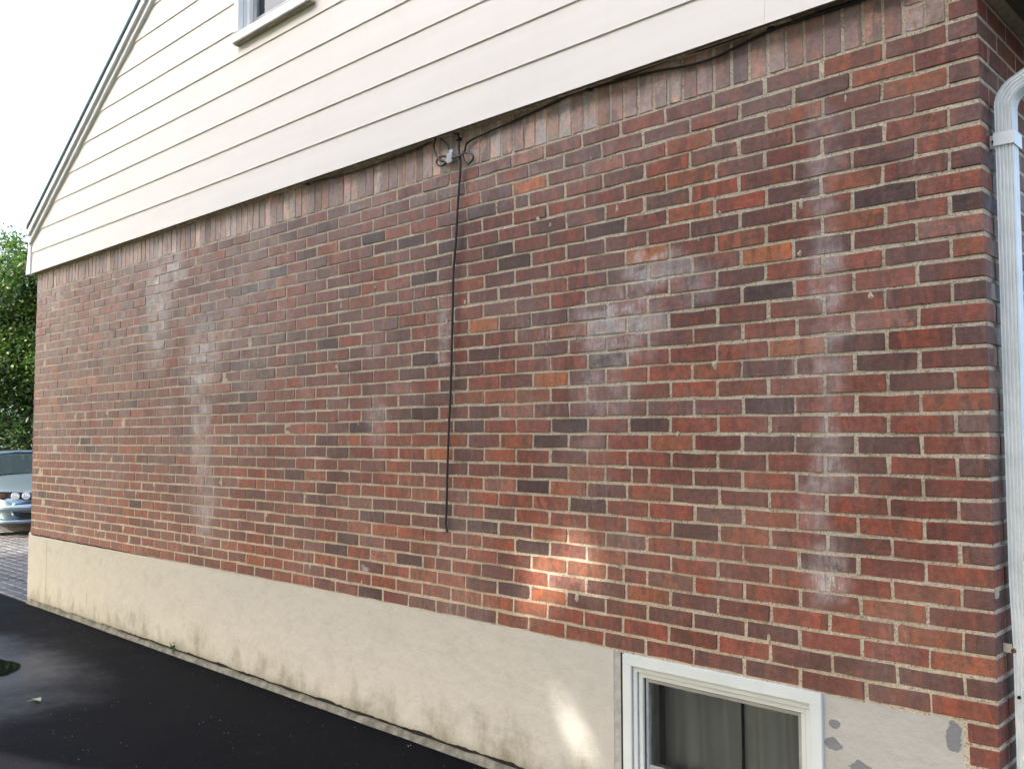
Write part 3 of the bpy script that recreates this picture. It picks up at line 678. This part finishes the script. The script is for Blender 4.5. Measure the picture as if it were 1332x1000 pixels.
v, fc = curtain(u0+.08, u1-.08, w0+.05, w1, .20, .5); mesh('curtain', v, fc, t.m, uw, True)
m = MB(); m.box(u0-.05, u1+.05, .8, .82, w0-.1, w1+.05); m.box(u0-.06, u0-.05, .05, .8, w0-.1, w1+.05); m.box(u1+.05, u1+.06, .05, .8, w0-.1, w1+.05); m.box(u0, u1, .05, .8, w0-.11, w0-.10); m.box(u0-.05, u1+.05, .05, .8, w1+.05, w1+.06)
m.build('attic_room', M['room'], house)

# ------------------------------------------------------------ downspout
def section(cx, cy, hx, hy, ribs=True):
    pts = []; 
    nr = 4
    def side_(a, b, n):
        for i in range(n):
            s = i/n; d = 0
            pts.append(((a[0]+(b[0]-a[0])*s), (a[1]+(b[1]-a[1])*s)))
    # corrugated front (-y) and rear, plain sides with two ribs
    def corr(x0, x1, y, sgn, n=5):
        for i in range(n):
            w_ = (x1-x0)/n; a = x0+w_*i
            pts.extend([(a+w_*.10, y), (a+w_*.30, y+sgn*.0045), (a+w_*.62, y+sgn*.0045), (a+w_*.82, y)])
    corr(-hx, hx, -hy, 1); 
    for i in range(3):
        w_ = 2*hy/3; a = -hy+w_*i; pts.extend([(hx, a+w_*.2), (hx-.004, a+w_*.4), (hx-.004, a+w_*.6), (hx, a+w_*.8)])
    corr(hx, -hx, hy, -1)
    for i in range(3):
        w_ = 2*hy/3; a = hy-w_*i; pts.extend([(-hx, a-w_*.2), (-hx+.004, a-w_*.4), (-hx+.004, a-w_*.6), (-hx, a-w_*.8)])
    return pts
hx, hy = .0265, .032; sec = section(0, 0, hx, hy); ns = len(sec)
cx, cy = .0485, .096
def sweep(frames, name, parent):
    v = []; fc = []
    for (c, ax, ay, sc_) in frames:
        for (a, b) in sec: v.append(tuple(Vector(c)+Vector(ax)*a*sc_+Vector(ay)*b*sc_))
    for i in range(len(frames)-1):
        for k in range(ns): q_ = (k+1) % ns; fc.append((i*ns+k, i*ns+q_, (i+1)*ns+q_, (i+1)*ns+k))
    fc.append(tuple(range(ns))); fc.append(tuple((len(frames)-1)*ns+k for k in reversed(range(ns))))
    return mesh(name, v, fc, M['pipe'], parent)
zE = B0-.285
ds = sweep([((cx+(.006 if zz < 1.0 else 0), cy, zz), (1, 0, 0), (0, 1, 0), 1) for zz in (.12, .6, .9, 1.1, 1.6, zE)], 'downspout', house)
fr = []
rad = .075
for i in range(13):
    a = math.radians(62)*i/12; sc_ = 1.04-(.018 if i % 2 else 0)
    c = (cx+rad*(1-math.cos(a)), cy, zE-.004+rad*math.sin(a)); fr.append((c, (math.cos(a), 0, -math.sin(a)), (0, 1, 0), sc_))
sweep(fr, 'elbow', ds)
a = math.radians(62); c0 = Vector(fr[-1][0]); dr = Vector((math.sin(a), 0, math.cos(a)))
sweep([(tuple(c0+dr*s), (math.cos(a), 0, -math.sin(a)), (0, 1, 0), 1) for s in (-.004, .12, .27)], 'offset_pipe', ds)
m = MB(); zs = B0-.392
m.box(.001, cx-hx-.001, .085, .088, zs-.021, zs+.021); m.box(cx-hx-.004, cx+hx+.004, cy-hy-.004, cy-hy-.0015, zs-.021, zs+.021); m.box(cx-hx-.004, cx-hx-.002, cy-hy-.0015, cy+hy, zs-.021, zs+.021); m.box(cx+hx+.0015, cx+hx+.004, cy-hy-.0015, cy+hy+.02, zs-.024, zs+.021)
m.build('strap', M['white2'], ds)
MB().tube([(.012, .0845, zs), (.012, .080, zs)], .005, 8).build('screw', M['dark'], ds)
MB().tube([(cx-.018, cy-hy-.001, B0-2.005), (cx-.018, cy-hy-.010, B0-2.005)], [.008, .006], 8).build('screw', M['rust'], ds)
MB().tube([(cx-.006, cy-hy-.001, B0-2.145), (cx-.006, cy-hy-.006, B0-2.145)], .0055, 8).build('screw', M['dark'], ds)
m = MB(); m.box(.002, cx-hx+.004, cy-hy-.004, cy-hy-.001, B0-2.012, B0-1.985); m.build('bracket', M['galv'], ds)
sweep([((cx+.004, cy, zz), (1, 0, 0), (0, 1, 0), 1.05) for zz in (.10, .45)], 'lower_pipe', ds)
# ------------------------------------------------------------ cables
def cable(name, pts, rad, label, group=None, y=-.015, clips=(), wob=.0, sm=6):
    P3 = smooth_pts([(a, y-(0.0 if len(q_) < 3 else q_[2]), B0+b) for q_ in pts for a, b in [q_[:2]]], sm)
    o_ = MB().tube(P3, rad, 7).build(name, M['cable'], None, True); tag(o_, label, 'cable', group)
    for (cx_, cz_) in clips:
        MB().box(cx_-.012, cx_+.012, y-.012, .004, B0+cz_-.009, B0+cz_+.007, .002).build('clip', M['cable'], o_)
    return o_
cable('hanging_cable', [(-2.420, 0.176), (-2.411, 0.165), (-2.407, 0.095), (-2.395, 0.033), (-2.398, -0.036), (-2.413, -0.181), (-2.427, -0.354), (-2.444, -0.507), (-2.449, -0.661), (-2.454, -0.816), (-2.465, -1.123), (-2.476, -1.276), (-2.487, -1.506), (-2.494, -1.716), (-2.499, -1.773), (-2.488, -1.818)],
      .0062, 'black cable hanging straight down the brick wall from the siding', clips=[(-2.413, .150)])
cable('service_cable', [(-2.366, 0.071), (-2.357, 0.1), (-2.344, 0.112), (-2.295, 0.125), (-2.206, 0.133), (-2.12, 0.139), (-2.033, 0.146), (-1.891, 0.159), (-1.764, 0.172), (-1.687, 0.180), (-1.573, 0.18), (-1.434, 0.173), (-1.232, 0.160), (-1.066, 0.139), (-0.951, 0.137), (-0.83, 0.154), (-0.705, 0.172), (-0.551, 0.172), (-0.421, 0.170), (-.2, .172), (.0, .175)],
      .0052, 'black cable sagging across the soldier bricks right of the splitter', clips=[(-1.573, .182), (-.705, .180)])
cable('service_cable', [(-1.434, 0.176, .008), (-1.255, 0.181, .008), (-1.098, 0.184, .008), (-0.971, 0.180, .008), (-0.82, 0.181, .008), (-0.705, 0.186, .008), (-.4, .178, .008), (-.1, .178, .008)],
      .0045, 'upper thin black cable tight beneath the siding edge at the right')
cable('service_cable', [(-5.3, .186), (-4.647, 0.186), (-4.215, 0.190), (-3.748, 0.181), (-3.437, 0.163), (-3.152, 0.157), (-2.928, 0.162), (-2.715, 0.169), (-2.575, 0.184), (-2.532, 0.170), (-2.488, 0.129), (-2.474, 0.086), (-2.468, 0.069)],
      .0045, 'thin black cable under the siding left of the splitter', clips=[(-3.748, .181)])
cable('cable_loop', [(-2.417, 0.173), (-2.448, 0.186, .01), (-2.492, 0.192, .03), (-2.532, 0.190, .03), (-2.563, 0.175, .02), (-2.585, 0.148, .01), (-2.579, 0.12, .01), (-2.556, 0.084, .01), (-2.524, 0.057, .01), (-2.489, 0.050)],
      .0062, 'large round loop of black cable left of the splitter')
cable('cable_loop', [(-2.485, 0.073), (-2.518, 0.08), (-2.549, 0.076), (-2.564, 0.059), (-2.549, 0.04), (-2.524, 0.032), (-2.492, 0.04), (-2.479, 0.052)],
      .0060, 'small black cable loop just below the large loop', y=-.024)
cable('cable_loop', [(-2.447, 0.056), (-2.429, 0.053), (-2.392, 0.053), (-2.355, 0.060), (-2.325, 0.055), (-2.295, 0.036), (-2.293, 0.018), (-2.316, 0.002), (-2.335, 0.003), (-2.358, 0.033), (-2.366, 0.071)],
      .0048, 'small thin cable curl to the right of the hanging cable', y=-.026)
sp = tag(empty('cable_splitter', (-2.463, -.02, B0+.06)), 'silver metal cable splitter on the bricks between the cable loops', 'cable splitter')
MB().box(-.020, .020, -.012, .014, -.026, .026, .003).build('body', M['galv'], sp)
for (x, z, dx, dz) in ((-.02, .012, -1, 0), (-.02, -.010, -1, 0), (.02, -.004, 1, 0), (-.004, .026, 0, 1), (.008, .026, 0, 1)):
    MB().tube([(x, 0, z), (x+dx*.016, 0, z+dz*.016)], .0062, 6).build('port', M['galv'], sp)
MB().box(-.024, .024, .0142, .018, -.016, -.006).build('mounting_tab', M['galv'], sp)

DABS = [(-1.435, -0.375), (-1.813, -0.384), (-3.095, -0.525), (-3.407, -0.592), (-4.953, -0.599), (-4.844, -0.666), (-5.246, -0.471), (-6.677, -0.662), (-0.765, -2.084), (-0.434, -0.154), (-0.607, -0.496), (-0.364, -0.862), (-0.617, -0.681), (-1.888, -0.343), (-0.972, -1.067), (-1.728, -2.048), (-1.671, -2.041)]
# mortar dabs left on a few bricks
V, F = [], []
dabs = [(a, b, R.uniform(.007, .014), R.uniform(.014, .026)) for a, b in DABS]+[(R.uniform(-8, -.2), -R.randint(1, 31)*CH-R.uniform(-.02, .02), R.uniform(.003, .009), R.uniform(.006, .02)) for _ in range(45)]
for (x, z, rx, rz) in dabs:
    n = len(V); k = 11; ring_ = []
    for i in range(k):
        q_ = 2*pi*i/k; s_ = R.uniform(.55, 1.15); ring_.append((x+math.cos(q_)*rx*s_, z+math.sin(q_)*rz*s_))
    V += [(x, -.0042, B0+z)]+[(x+(a-x)*.6, -.0036, B0+z+(b-z)*.6) for a, b in ring_]+[(a, .001, B0+b) for a, b in ring_]
    for i in range(k):
        q_ = (i+1) % k; F += [(n, n+1+i, n+1+q_), (n+1+i, n+1+k+i, n+1+k+q_, n+1+q_)]
tag(mesh('mortar_dabs', V, F, M['mortar'], wall), kind='stuff')
# ------------------------------------------------------------ trees
LM = [m_leaf('leaf_green', (.014, .040, .010), (.075, .130, .028)), m_leaf('leaf_deep_green', (.006, .020, .010), (.024, .050, .018))]
bark = simple('tree_bark', (.10, .075, .055), .9, 0, .35, 12, .01)
def leaf_mesh(name, cent, size, mat, parent, thin=.42, keep=None, tint=None):
    n = len(cent)
    d = NR.normal(size=(n, 3)); d[:, 2] *= .6; d /= np.linalg.norm(d, axis=1)[:, None]
    e = np.cross(d, NR.normal(size=(n, 3))); e /= np.linalg.norm(e, axis=1)[:, None]
    nn = np.cross(d, e); s = size*NR.uniform(.6, 1.3, (n, 1))
    v = np.stack([cent-d*s*.5, cent-d*s*.05+e*s*thin*.5+nn*s*.08, cent+d*s*.5-nn*s*.06, cent-d*s*.05-e*s*thin*.5+nn*s*.08], 1).reshape(-1, 3)
    me = bpy.data.meshes.new(name); me.vertices.add(4*n); me.vertices.foreach_set('co', v.astype(np.float32).ravel())
    me.loops.add(4*n); me.loops.foreach_set('vertex_index', np.arange(4*n, dtype=np.int32))
    me.polygons.add(n); me.polygons.foreach_set('loop_start', np.arange(0, 4*n, 4, dtype=np.int32)); me.polygons.foreach_set('loop_total', np.full(n, 4, dtype=np.int32))
    me.update(); me.validate()
    a = me.color_attributes.new('tint', 'FLOAT_COLOR', 'POINT')
    tv = (tint if tint is not None else NR.uniform(0, 1, n)); g = np.repeat(tv, 4)
    a.data.foreach_set('color', np.stack([g, g, g, np.ones_like(g)], 1).astype(np.float32).ravel())
    me.materials.append(mat); o_ = bpy.data.objects.new(name, me); return link(o_, parent)
def tree(name, loc, h, blobs_, nleaf, size, mat, label, group=None, trunk_r=.2, clump=.45, nclump=260, thin=.42, reject=None, shell=.35, fill=None):
    root = tag(empty(name, loc), label, 'tree', group)
    m = MB(); L0 = Vector((0, 0, 0)); top = h*.62
    m.tube(smooth_pts([(0, 0, -.1), (.05, .03, top*.4), (-.04, .06, top*.75), (.05, 0, top)], 4), [trunk_r*(1-.75*i/12) for i in range(13)], 9)
    vol = np.array([b[3]*b[4]*b[5] for b in blobs_])**.75; pr = vol/vol.sum()
    for b in blobs_:
        s0 = Vector((0, 0, min(b[2]*.6, top*R.uniform(.35, .9)))); e0 = Vector(b[:3])
        mid = s0.lerp(e0, .5)+Vector((0, 0, .15)); m.tube(smooth_pts([s0, mid, e0], 3), [trunk_r*.35*(1-.8*i/6) for i in range(7)], 6)
        for _ in range(3):
            e1 = e0+Vector((R.uniform(-1, 1)*b[3], R.uniform(-1, 1)*b[4], R.uniform(-.6, .8)*b[5]))*.7
            m.tube([mid, (mid+e1)/2+Vector((0, 0, .1)), e1], [trunk_r*.14, trunk_r*.08, trunk_r*.03], 5)
    m.build('trunk', bark, root, True)
    bi = NR.choice(len(blobs_), nclump, p=pr); B = np.array(blobs_)[bi]
    d = NR.normal(size=(nclump, 3)); d /= np.linalg.norm(d, axis=1)[:, None]
    rr = NR.uniform(shell, 1.05, (nclump, 1))**.6; cc = B[:, :3]+d*rr*B[:, 3:6]
    ci = NR.choice(nclump, nleaf); off = NR.normal(size=(nleaf, 3))*clump*NR.uniform(.4, 1.1, nclump)[ci][:, None]; off[:, 2] *= .62
    cent = cc[ci]+off; cent[:, 2] -= .12*(off[:, 0]**2+off[:, 1]**2)
    if fill:
        q_ = NR.normal(size=(fill[6], 3)); q_ /= np.linalg.norm(q_, axis=1)[:, None]; q_ *= NR.uniform(0, 1, (fill[6], 1))**.33
        cent = np.vstack([cent, q_*np.array(fill[3:6])+np.array(fill[:3])]); ci = np.concatenate([ci, NR.choice(nclump, fill[6])])
    if reject is not None: ok = ~reject(cent+np.array(loc)); cent = cent[ok]; ci = ci[ok]
    tn = np.clip(NR.uniform(0, 1, nclump)[ci]*.6+NR.uniform(0, .4, len(ci)), 0, 1)
    cr = leaf_mesh('crown', cent, size, mat, root, thin, tint=tn); cr['kind'] = 'stuff'
    return root
def dome(hx_, hy_, z0, z1, n, seed):
    rs = random.Random(seed); out = []
    for i in range(n):
        a = rs.uniform(0, 2*pi); t_ = rs.uniform(0, 1); z = z0+(z1-z0)*t_; k = math.sin(pi*(.18+.72*t_))
        rr = rs.uniform(.25, .72)*k; out.append((math.cos(a)*hx_*rr, math.sin(a)*hy_*rr, z, hx_*rs.uniform(.35, .5)*k+.2, hy_*rs.uniform(.35, .5)*k+.2, (z1-z0)*rs.uniform(.12, .2)))
    return out
# seen past the far corner of the house
tree('locust_tree', (-17.6, 3.05, 0), 6.4, dome(2.0, 2.3, 2.3, 5.4, 11, 4)+[(0.1, -.3, 2.5, 1.3, 1.6, 1.1), (.2, .3, 3.6, 1.4, 1.6, 1.1), (.3, 0, 1.75, 1.0, 1.7, .45)], 72000, .085, LM[0], 'leafy green tree just past the house corner, above the parked car', trunk_r=.14, clump=.26, nclump=520, thin=.5)
tree('maple_tree', (-22.5, 6.6, 0), 9, dome(3.4, 3.2, 2.2, 6.4, 12, 9), 26000, .2, LM[1], 'dark green tree standing farther back behind the leafy green tree', trunk_r=.24, clump=.4, nclump=380)
tree('maple_tree', (-24.5, 1.6, 0), 9, dome(3.2, 3.2, 2.0, 6.8, 12, 10), 26000, .2, LM[1], 'dark tree far back at the left edge of the picture', trunk_r=.24, clump=.4, nclump=380)
hd = tag(empty('hedge', (-21, 4.5, 0)), 'dark low hedge behind the parked car', 'hedge')
cent = NR.uniform(-1, 1, (30000, 3))*np.array((.7, 8, .95))+np.array((0, 0, .95)); cr = leaf_mesh('foliage', cent, .13, LM[1], hd, .5); cr['kind'] = 'stuff'
m = MB(); [m.tube([(R.uniform(-.4, .4), y_, -.03), (R.uniform(-.4, .4), y_+.1, 1.3)], .03, 5) for y_ in np.arange(-7.5, 7.6, .6)]; m.build('stem', bark, hd)

# trees added unseen to shade the wall; leaves left out to shape sun patches
HOLES = [(-2.16, -1.80, .03, .01, 0), (-1.95, -1.86, .03, .01, 0), (-1.73, -1.80, .05, .015, -.4), (-1.58, -1.93, .07, .015, -.6), (-1.80, -1.97, .03, .01, -.4), (-2.02, -2.09, .06, .01, -.1), (-1.86, -2.12, .03, .01, 0), (-1.77, -2.45, .02, .03, .4), (-1.67, -2.61, .01, .04, .5), (-1.60, -2.75, .01, .03, .5)]
def reject(c):
    tt = c[:, 1]/SUN.y; px = c[:, 0]-SUN.x*tt; pz = c[:, 2]-SUN.z*tt-B0
    out = np.zeros(len(c), bool)
    for (x, z, rx, rz, an) in HOLES:
        dx, dz = px-x, pz-z; ca, sa = math.cos(an), math.sin(an)
        a, b = dx*ca+dz*sa, -dx*sa+dz*ca
        out |= (np.abs(a)/(rx+.108))**2+(np.abs(b)/(rz+.108))**2 < 1
    return out
for i, (x, y, lb) in enumerate([(-12.2, -9.2, 'added unseen shade tree farthest along the opposite side of the driveway'), (-7.7, -9.0, 'added unseen shade tree second from the far end across the driveway'), (-2.9, -9.1, 'added unseen broad shade tree directly across the driveway from the wall'), (1.6, -9.0, 'added unseen shade tree nearest the street across the driveway')]):
    tree('added_shade_tree', (x, y, 0), 12.5, dome(3.4, 2.2, 2.8, 11.2, 22, 30+i), 16000, .36, LM[0], lb, group='added sun-blocking trees across the driveway', trunk_r=.28, clump=.5, nclump=420, thin=.7, reject=reject, shell=.1, fill=(0, 0, 7.2, 3.6, 1.8, 5.4, 11000))

# ------------------------------------------------------------ parked car
t = NT('silver_blue_car_paint'); t.set(Base_Color=(.21, .28, .335), Metallic=.65, Roughness=.3); t.b.inputs['Coat Weight'].default_value = .8; t.b.inputs['Coat Roughness'].default_value = .05; M['silver'] = t.m
t = NT('car_glass'); t.set(Base_Color=(.02, .03, .035), Roughness=.03, Normal=t.bump(t.noise(t.pos(), 9, 3), .006, .6)); cgl = t.m
t = NT('headlamp_glass'); t.set(Base_Color=(.75, .8, .82), Roughness=.08, Metallic=.2); hlg = t.m
t = NT('lamp_chrome'); t.set(Base_Color=(.9, .9, .9), Roughness=.12, Metallic=1.); chrome = t.m
t = NT('amber_lens'); t.set(Base_Color=(.13, .06, .035), Roughness=.15); amb = t.m
rub = simple('tyre_rubber', (.02, .02, .02), .8, 0, .2)
HX, HY = -14.045, 1.723
CX, CY = HX, HY
car = tag(empty('parked_car', (CX, CY, 0)), 'silver blue sedan parked nose-on past the far house corner', 'car')
car.rotation_euler = (0, 0, math.radians(-9))
an_ = math.radians(-9); lx, ly = 2.20, -.58
car.location = (HX-(lx*math.cos(an_)-ly*math.sin(an_)), HY-(lx*math.sin(an_)+ly*math.cos(an_)), 0)
# body: sections along x; (x, half width, sill z, belt z, hood z)
ST = [(2.27, .62, .30, .50, .54), (2.22, .74, .22, .56, .66), (2.08, .83, .20, .62, .73), (1.85, .87, .19, .68, .79), (1.3, .885, .18, .76, .88), (.95, .89, .18, .82, .93), (.4, .89, .18, .86, .94), (-.6, .89, .18, .88, .95), (-1.3, .885, .18, .88, .96), (-1.8, .87, .2, .85, .97), (-2.15, .80, .24, .76, .93), (-2.27, .70, .30, .62, .75)]
v = []; fc = []; npf = 15
for (x, hw, zs_, zb_, zh) in ST:
    half = [(0, zs_), (hw*.8, zs_), (hw*.97, zs_+.06), (hw, (zs_+zb_)/2), (hw*.99, zb_), (hw*.93, zb_+(zh-zb_)*.55), (hw*.72, zh-.012), (0, zh+.018)]
    full = half+[(-a, b) for a, b in half[-2:0:-1]]
    npf = len(full); v += [(x, a, b) for a, b in full]
for i in range(len(ST)-1):
    for k in range(npf): q_ = (k+1) % npf; fc.append((i*npf+k, (i+1)*npf+k, (i+1)*npf+q_, i*npf+q_))
fc.append(tuple(range(npf))[::-1]); fc.append(tuple((len(ST)-1)*npf+k for k in range(npf)))
b_ = mesh('body', v, [tuple(reversed(q_)) for q_ in fc], M['silver'], car, True); mo = b_.modifiers.new('s', 'SUBSURF'); mo.levels = 2; mo.render_levels = 2
# cabin
GH = [(.98, .70, .93), (.25, .60, 1.25), (-.1, .60, 1.29), (-.8, .59, 1.28), (-1.75, .66, .98)]
v = []; fc = []
for (x, hw, z_) in GH: v += [(x, -hw, z_-.02), (x, -hw*.6, z_), (x, hw*.6, z_), (x, hw, z_-.02), (x-.03, .86-.02, .90), (x-.03, -.84, .90)] if False else [(x, -hw, z_-.02), (x, -hw*.6, z_), (x, hw*.6, z_), (x, hw, z_-.02)]
n4 = 4
for i in range(len(GH)-1):
    for k in range(3): fc.append((i*4+k, i*4+k+1, (i+1)*4+k+1, (i+1)*4+k))
roofm = []; glm = []
def part_mesh(name, idx, mat, off=0.):
    return mesh(name, [(a, b, c+off) for a, b, c in (v[q] for q in sorted(set(sum((fc[i] for i in idx), ()))))], [tuple(sorted(set(sum((fc[i] for i in idx), ()))).index(q) for q in fc[i]) for i in idx], mat, car)
part_mesh('windscreen', [0, 1, 2], cgl); MB().tube(smooth_pts([(.27, -.61, 1.225), (.25, -.3, 1.262), (.25, .3, 1.262), (.27, .61, 1.225)], 4), .026, 6).build('roof_edge', M['silver'], car, True); part_mesh('roof_panel', [3, 4, 5, 6, 7, 8], M['silver']); part_mesh('rear_window', [9, 10, 11], cgl)
for s in (-1, 1):
    mesh('side_window', [(.9, s*.84, .92), (.23, s*.605, 1.21), (-.8, s*.595, 1.25), (-1.7, s*.80, .94)], [(0, 1, 2, 3)], cgl, car)
    m = MB(); m.tube([(1.0, s*.73, .92), (.25, s*.61, 1.235), (-.1, s*.61, 1.28), (-.8, s*.60, 1.27), (-1.72, s*.68, .96)], .035, 6); m.build('pillar', M['silver'], car, True)
    m = MB(); m.tube([(-.35, s*.86, .9), (-.35, s*.615, 1.25)], .03, 6); m.build('pillar', M['silver'], car)
    m = MB(); m.box(.62, .76, s*.93-.07, s*.93+.07, .93, 1.04, .03); m.build('mirror', M['silver'], car)
    # headlight unit with two round lamps
    yy = s*.60
    fx = lambda ya: 2.20-.30*max(0, abs(ya)-.35)**1.3
    hl = MB(); pt_ = [(s*.34, .575), (s*.34, .675), (s*.60, .695), (s*.80, .705), (s*.82, .60), (s*.6, .565)]
    n = 0; hl.v = [(fx(a)+.075, a, b) for a, b in pt_]+[(fx(a)-.03, a, b) for a, b in pt_]
    hl.f = [tuple(range(6)), tuple(range(11, 5, -1))]+[(i, 6+i, 6+(i+1) % 6, (i+1) % 6) for i in range(6)]
    hu = hl.build('headlight', rub, car)
    for ya, r_ in ((s*.44, .056), (s*.58, .056)):
        MB().tube([(fx(ya)+.05, ya, .635), (fx(ya)+.088, ya, .635)], [r_, r_], 20).build('lamp', hlg, hu)
        MB().tube([(fx(ya)+.0885, ya, .635), (fx(ya)+.095, ya, .635)], [r_*.55, r_*.4], 16).build('reflector', chrome, hu)
    MB().tube([(fx(.74)+.04, s*.745, .64), (fx(.74)+.083, s*.745, .64)], [.042, .036], 12).build('turn_signal', amb, hu)
    for wx_ in (1.42, -1.35):
        wh = MB().tube([(wx_, s*.72, .31), (wx_, s*.895, .31)], .31, 24).build('wheel', rub, car)
        MB().tube([(wx_, s*.893, .31), (wx_, s*.90, .31)], [.21, .19], 16).build('rim', chrome, wh)
    m = MB(); m.box(2.27, 2.305, s*.04 if s > 0 else -.20, .20 if s > 0 else -.04, .55, .67, .012); m.build('grille', rub, car)
m = MB(); m.box(2.16, 2.30, -.52, .52, .30, .385, .02); m.build('bumper_intake', rub, car)
m = MB(); m.tube(smooth_pts([(2.02, -.87, .45), (2.2, -.74, .45), (2.31, -.4, .46), (2.33, 0, .46), (2.31, .4, .46), (2.2, .74, .45), (2.02, .87, .45)], 4), .055, 8); m.build('bumper', M['silver'], car, True)
m = MB(); m.tube(smooth_pts([(2.02, -.87, .25), (2.2, -.74, .25), (2.29, -.4, .255), (2.31, 0, .255), (2.29, .4, .255), (2.2, .74, .25), (2.02, .87, .25)], 4), .028, 8); m.build('front_lip', M['silver'], car, True)

# evergreen added outside the frame to the right, darkening the side wall
tree('added_shade_yew', (3.3, 3.6, 0), 5, dome(1.6, 2.6, 1.2, 4.6, 12, 77), 16000, .2, LM[1], 'dense evergreen added out of view to darken the side wall of the house', trunk_r=.14, clump=.4, nclump=260, shell=.1)
# white house glimpsed through the leaves
wh = tag(empty('white_house', (-33, 12, 0)), 'white house glimpsed far behind the trees and hedge', 'house')
MB().box(-4, 4, -6, 6, 0, 4.6).build('wall', M['white'], wh)
m = MB(); m.poly_prism([(-4.4, 4.6), (4.4, 4.6), (0, 6.6)], -6.4, 6.4); m.build('roof', M['shingle'], wh)
for yy in (-3.5, 0, 3.5):
    wn = MB().box(4.0, 4.06, yy-.5, yy+.5, 1.4, 2.8).build('window', M['white2'], wh); MB().box(4.062, 4.07, yy-.42, yy+.42, 1.48, 2.72).build('pane', cgl, wn)

# ------------------------------------------------------------ small things on the asphalt
lf = tag(empty('fallen_leaf', (-4.9, -1.07, .004)), 'small pale green fallen leaf lying on the dark asphalt', 'leaf')
t = NT('pale_leaf'); t.set(Base_Color=(.30, .34, .20), Roughness=.6); pl_ = t.m
mesh('blade', [(-.045, -.012, .004), (-.02, -.03, .012), (.0, -.008, .006), (.03, -.028, .014), (.05, 0, .004), (.02, .016, .010), (-.012, .022, .012), (-.03, .012, .004)], [(0, 1, 2, 7), (2, 3, 4, 5), (2, 5, 6, 7)], pl_, lf)
MB().tube([(0, 0, .006), (-.015, -.05, .003)], .0015, 5).build('stalk', pl_, lf)
wd = tag(empty('weed', (-5.32, -.022, .035)), 'tiny green weed growing from the crack at the foundation base', 'weed')
cent = NR.normal(size=(26, 3))*np.array((.018, .010, .016))+np.array((0, -.012, .03)); leaf_mesh('foliage', cent, .024, LM[0], wd, .5)
MB().tube([(0, 0, -.02), (0, -.01, .03)], .002, 5).build('stem', LM[0], wd)
v = []; fc = []
for i in range(1100):
    x = R.uniform(-7.5, -1.0); y = R.uniform(-2.6, -.06); s = R.choice([.0010, .0013, .0016, .0016, .0028]) * (1.6 if y > -.14 else 1)
    n = len(v); a = R.uniform(0, pi)
    v += [(x+s*math.cos(a), y+s*math.sin(a), .001), (x-s*math.sin(a), y+s*math.cos(a), .001), (x-s*math.cos(a), y-s*math.sin(a), .001), (x+s*math.sin(a), y-s*math.cos(a), .001), (x, y, .001+s)]
    fc += [(n, n+1, n+4), (n+1, n+2, n+4), (n+2, n+3, n+4), (n+3, n, n+4)]
tag(mesh('grit', v, fc, simple('pale_grit', (.30, .29, .26), .8, 0, .3, 90)), 'pale specks of grit scattered over the dark asphalt', 'grit', kind='stuff')
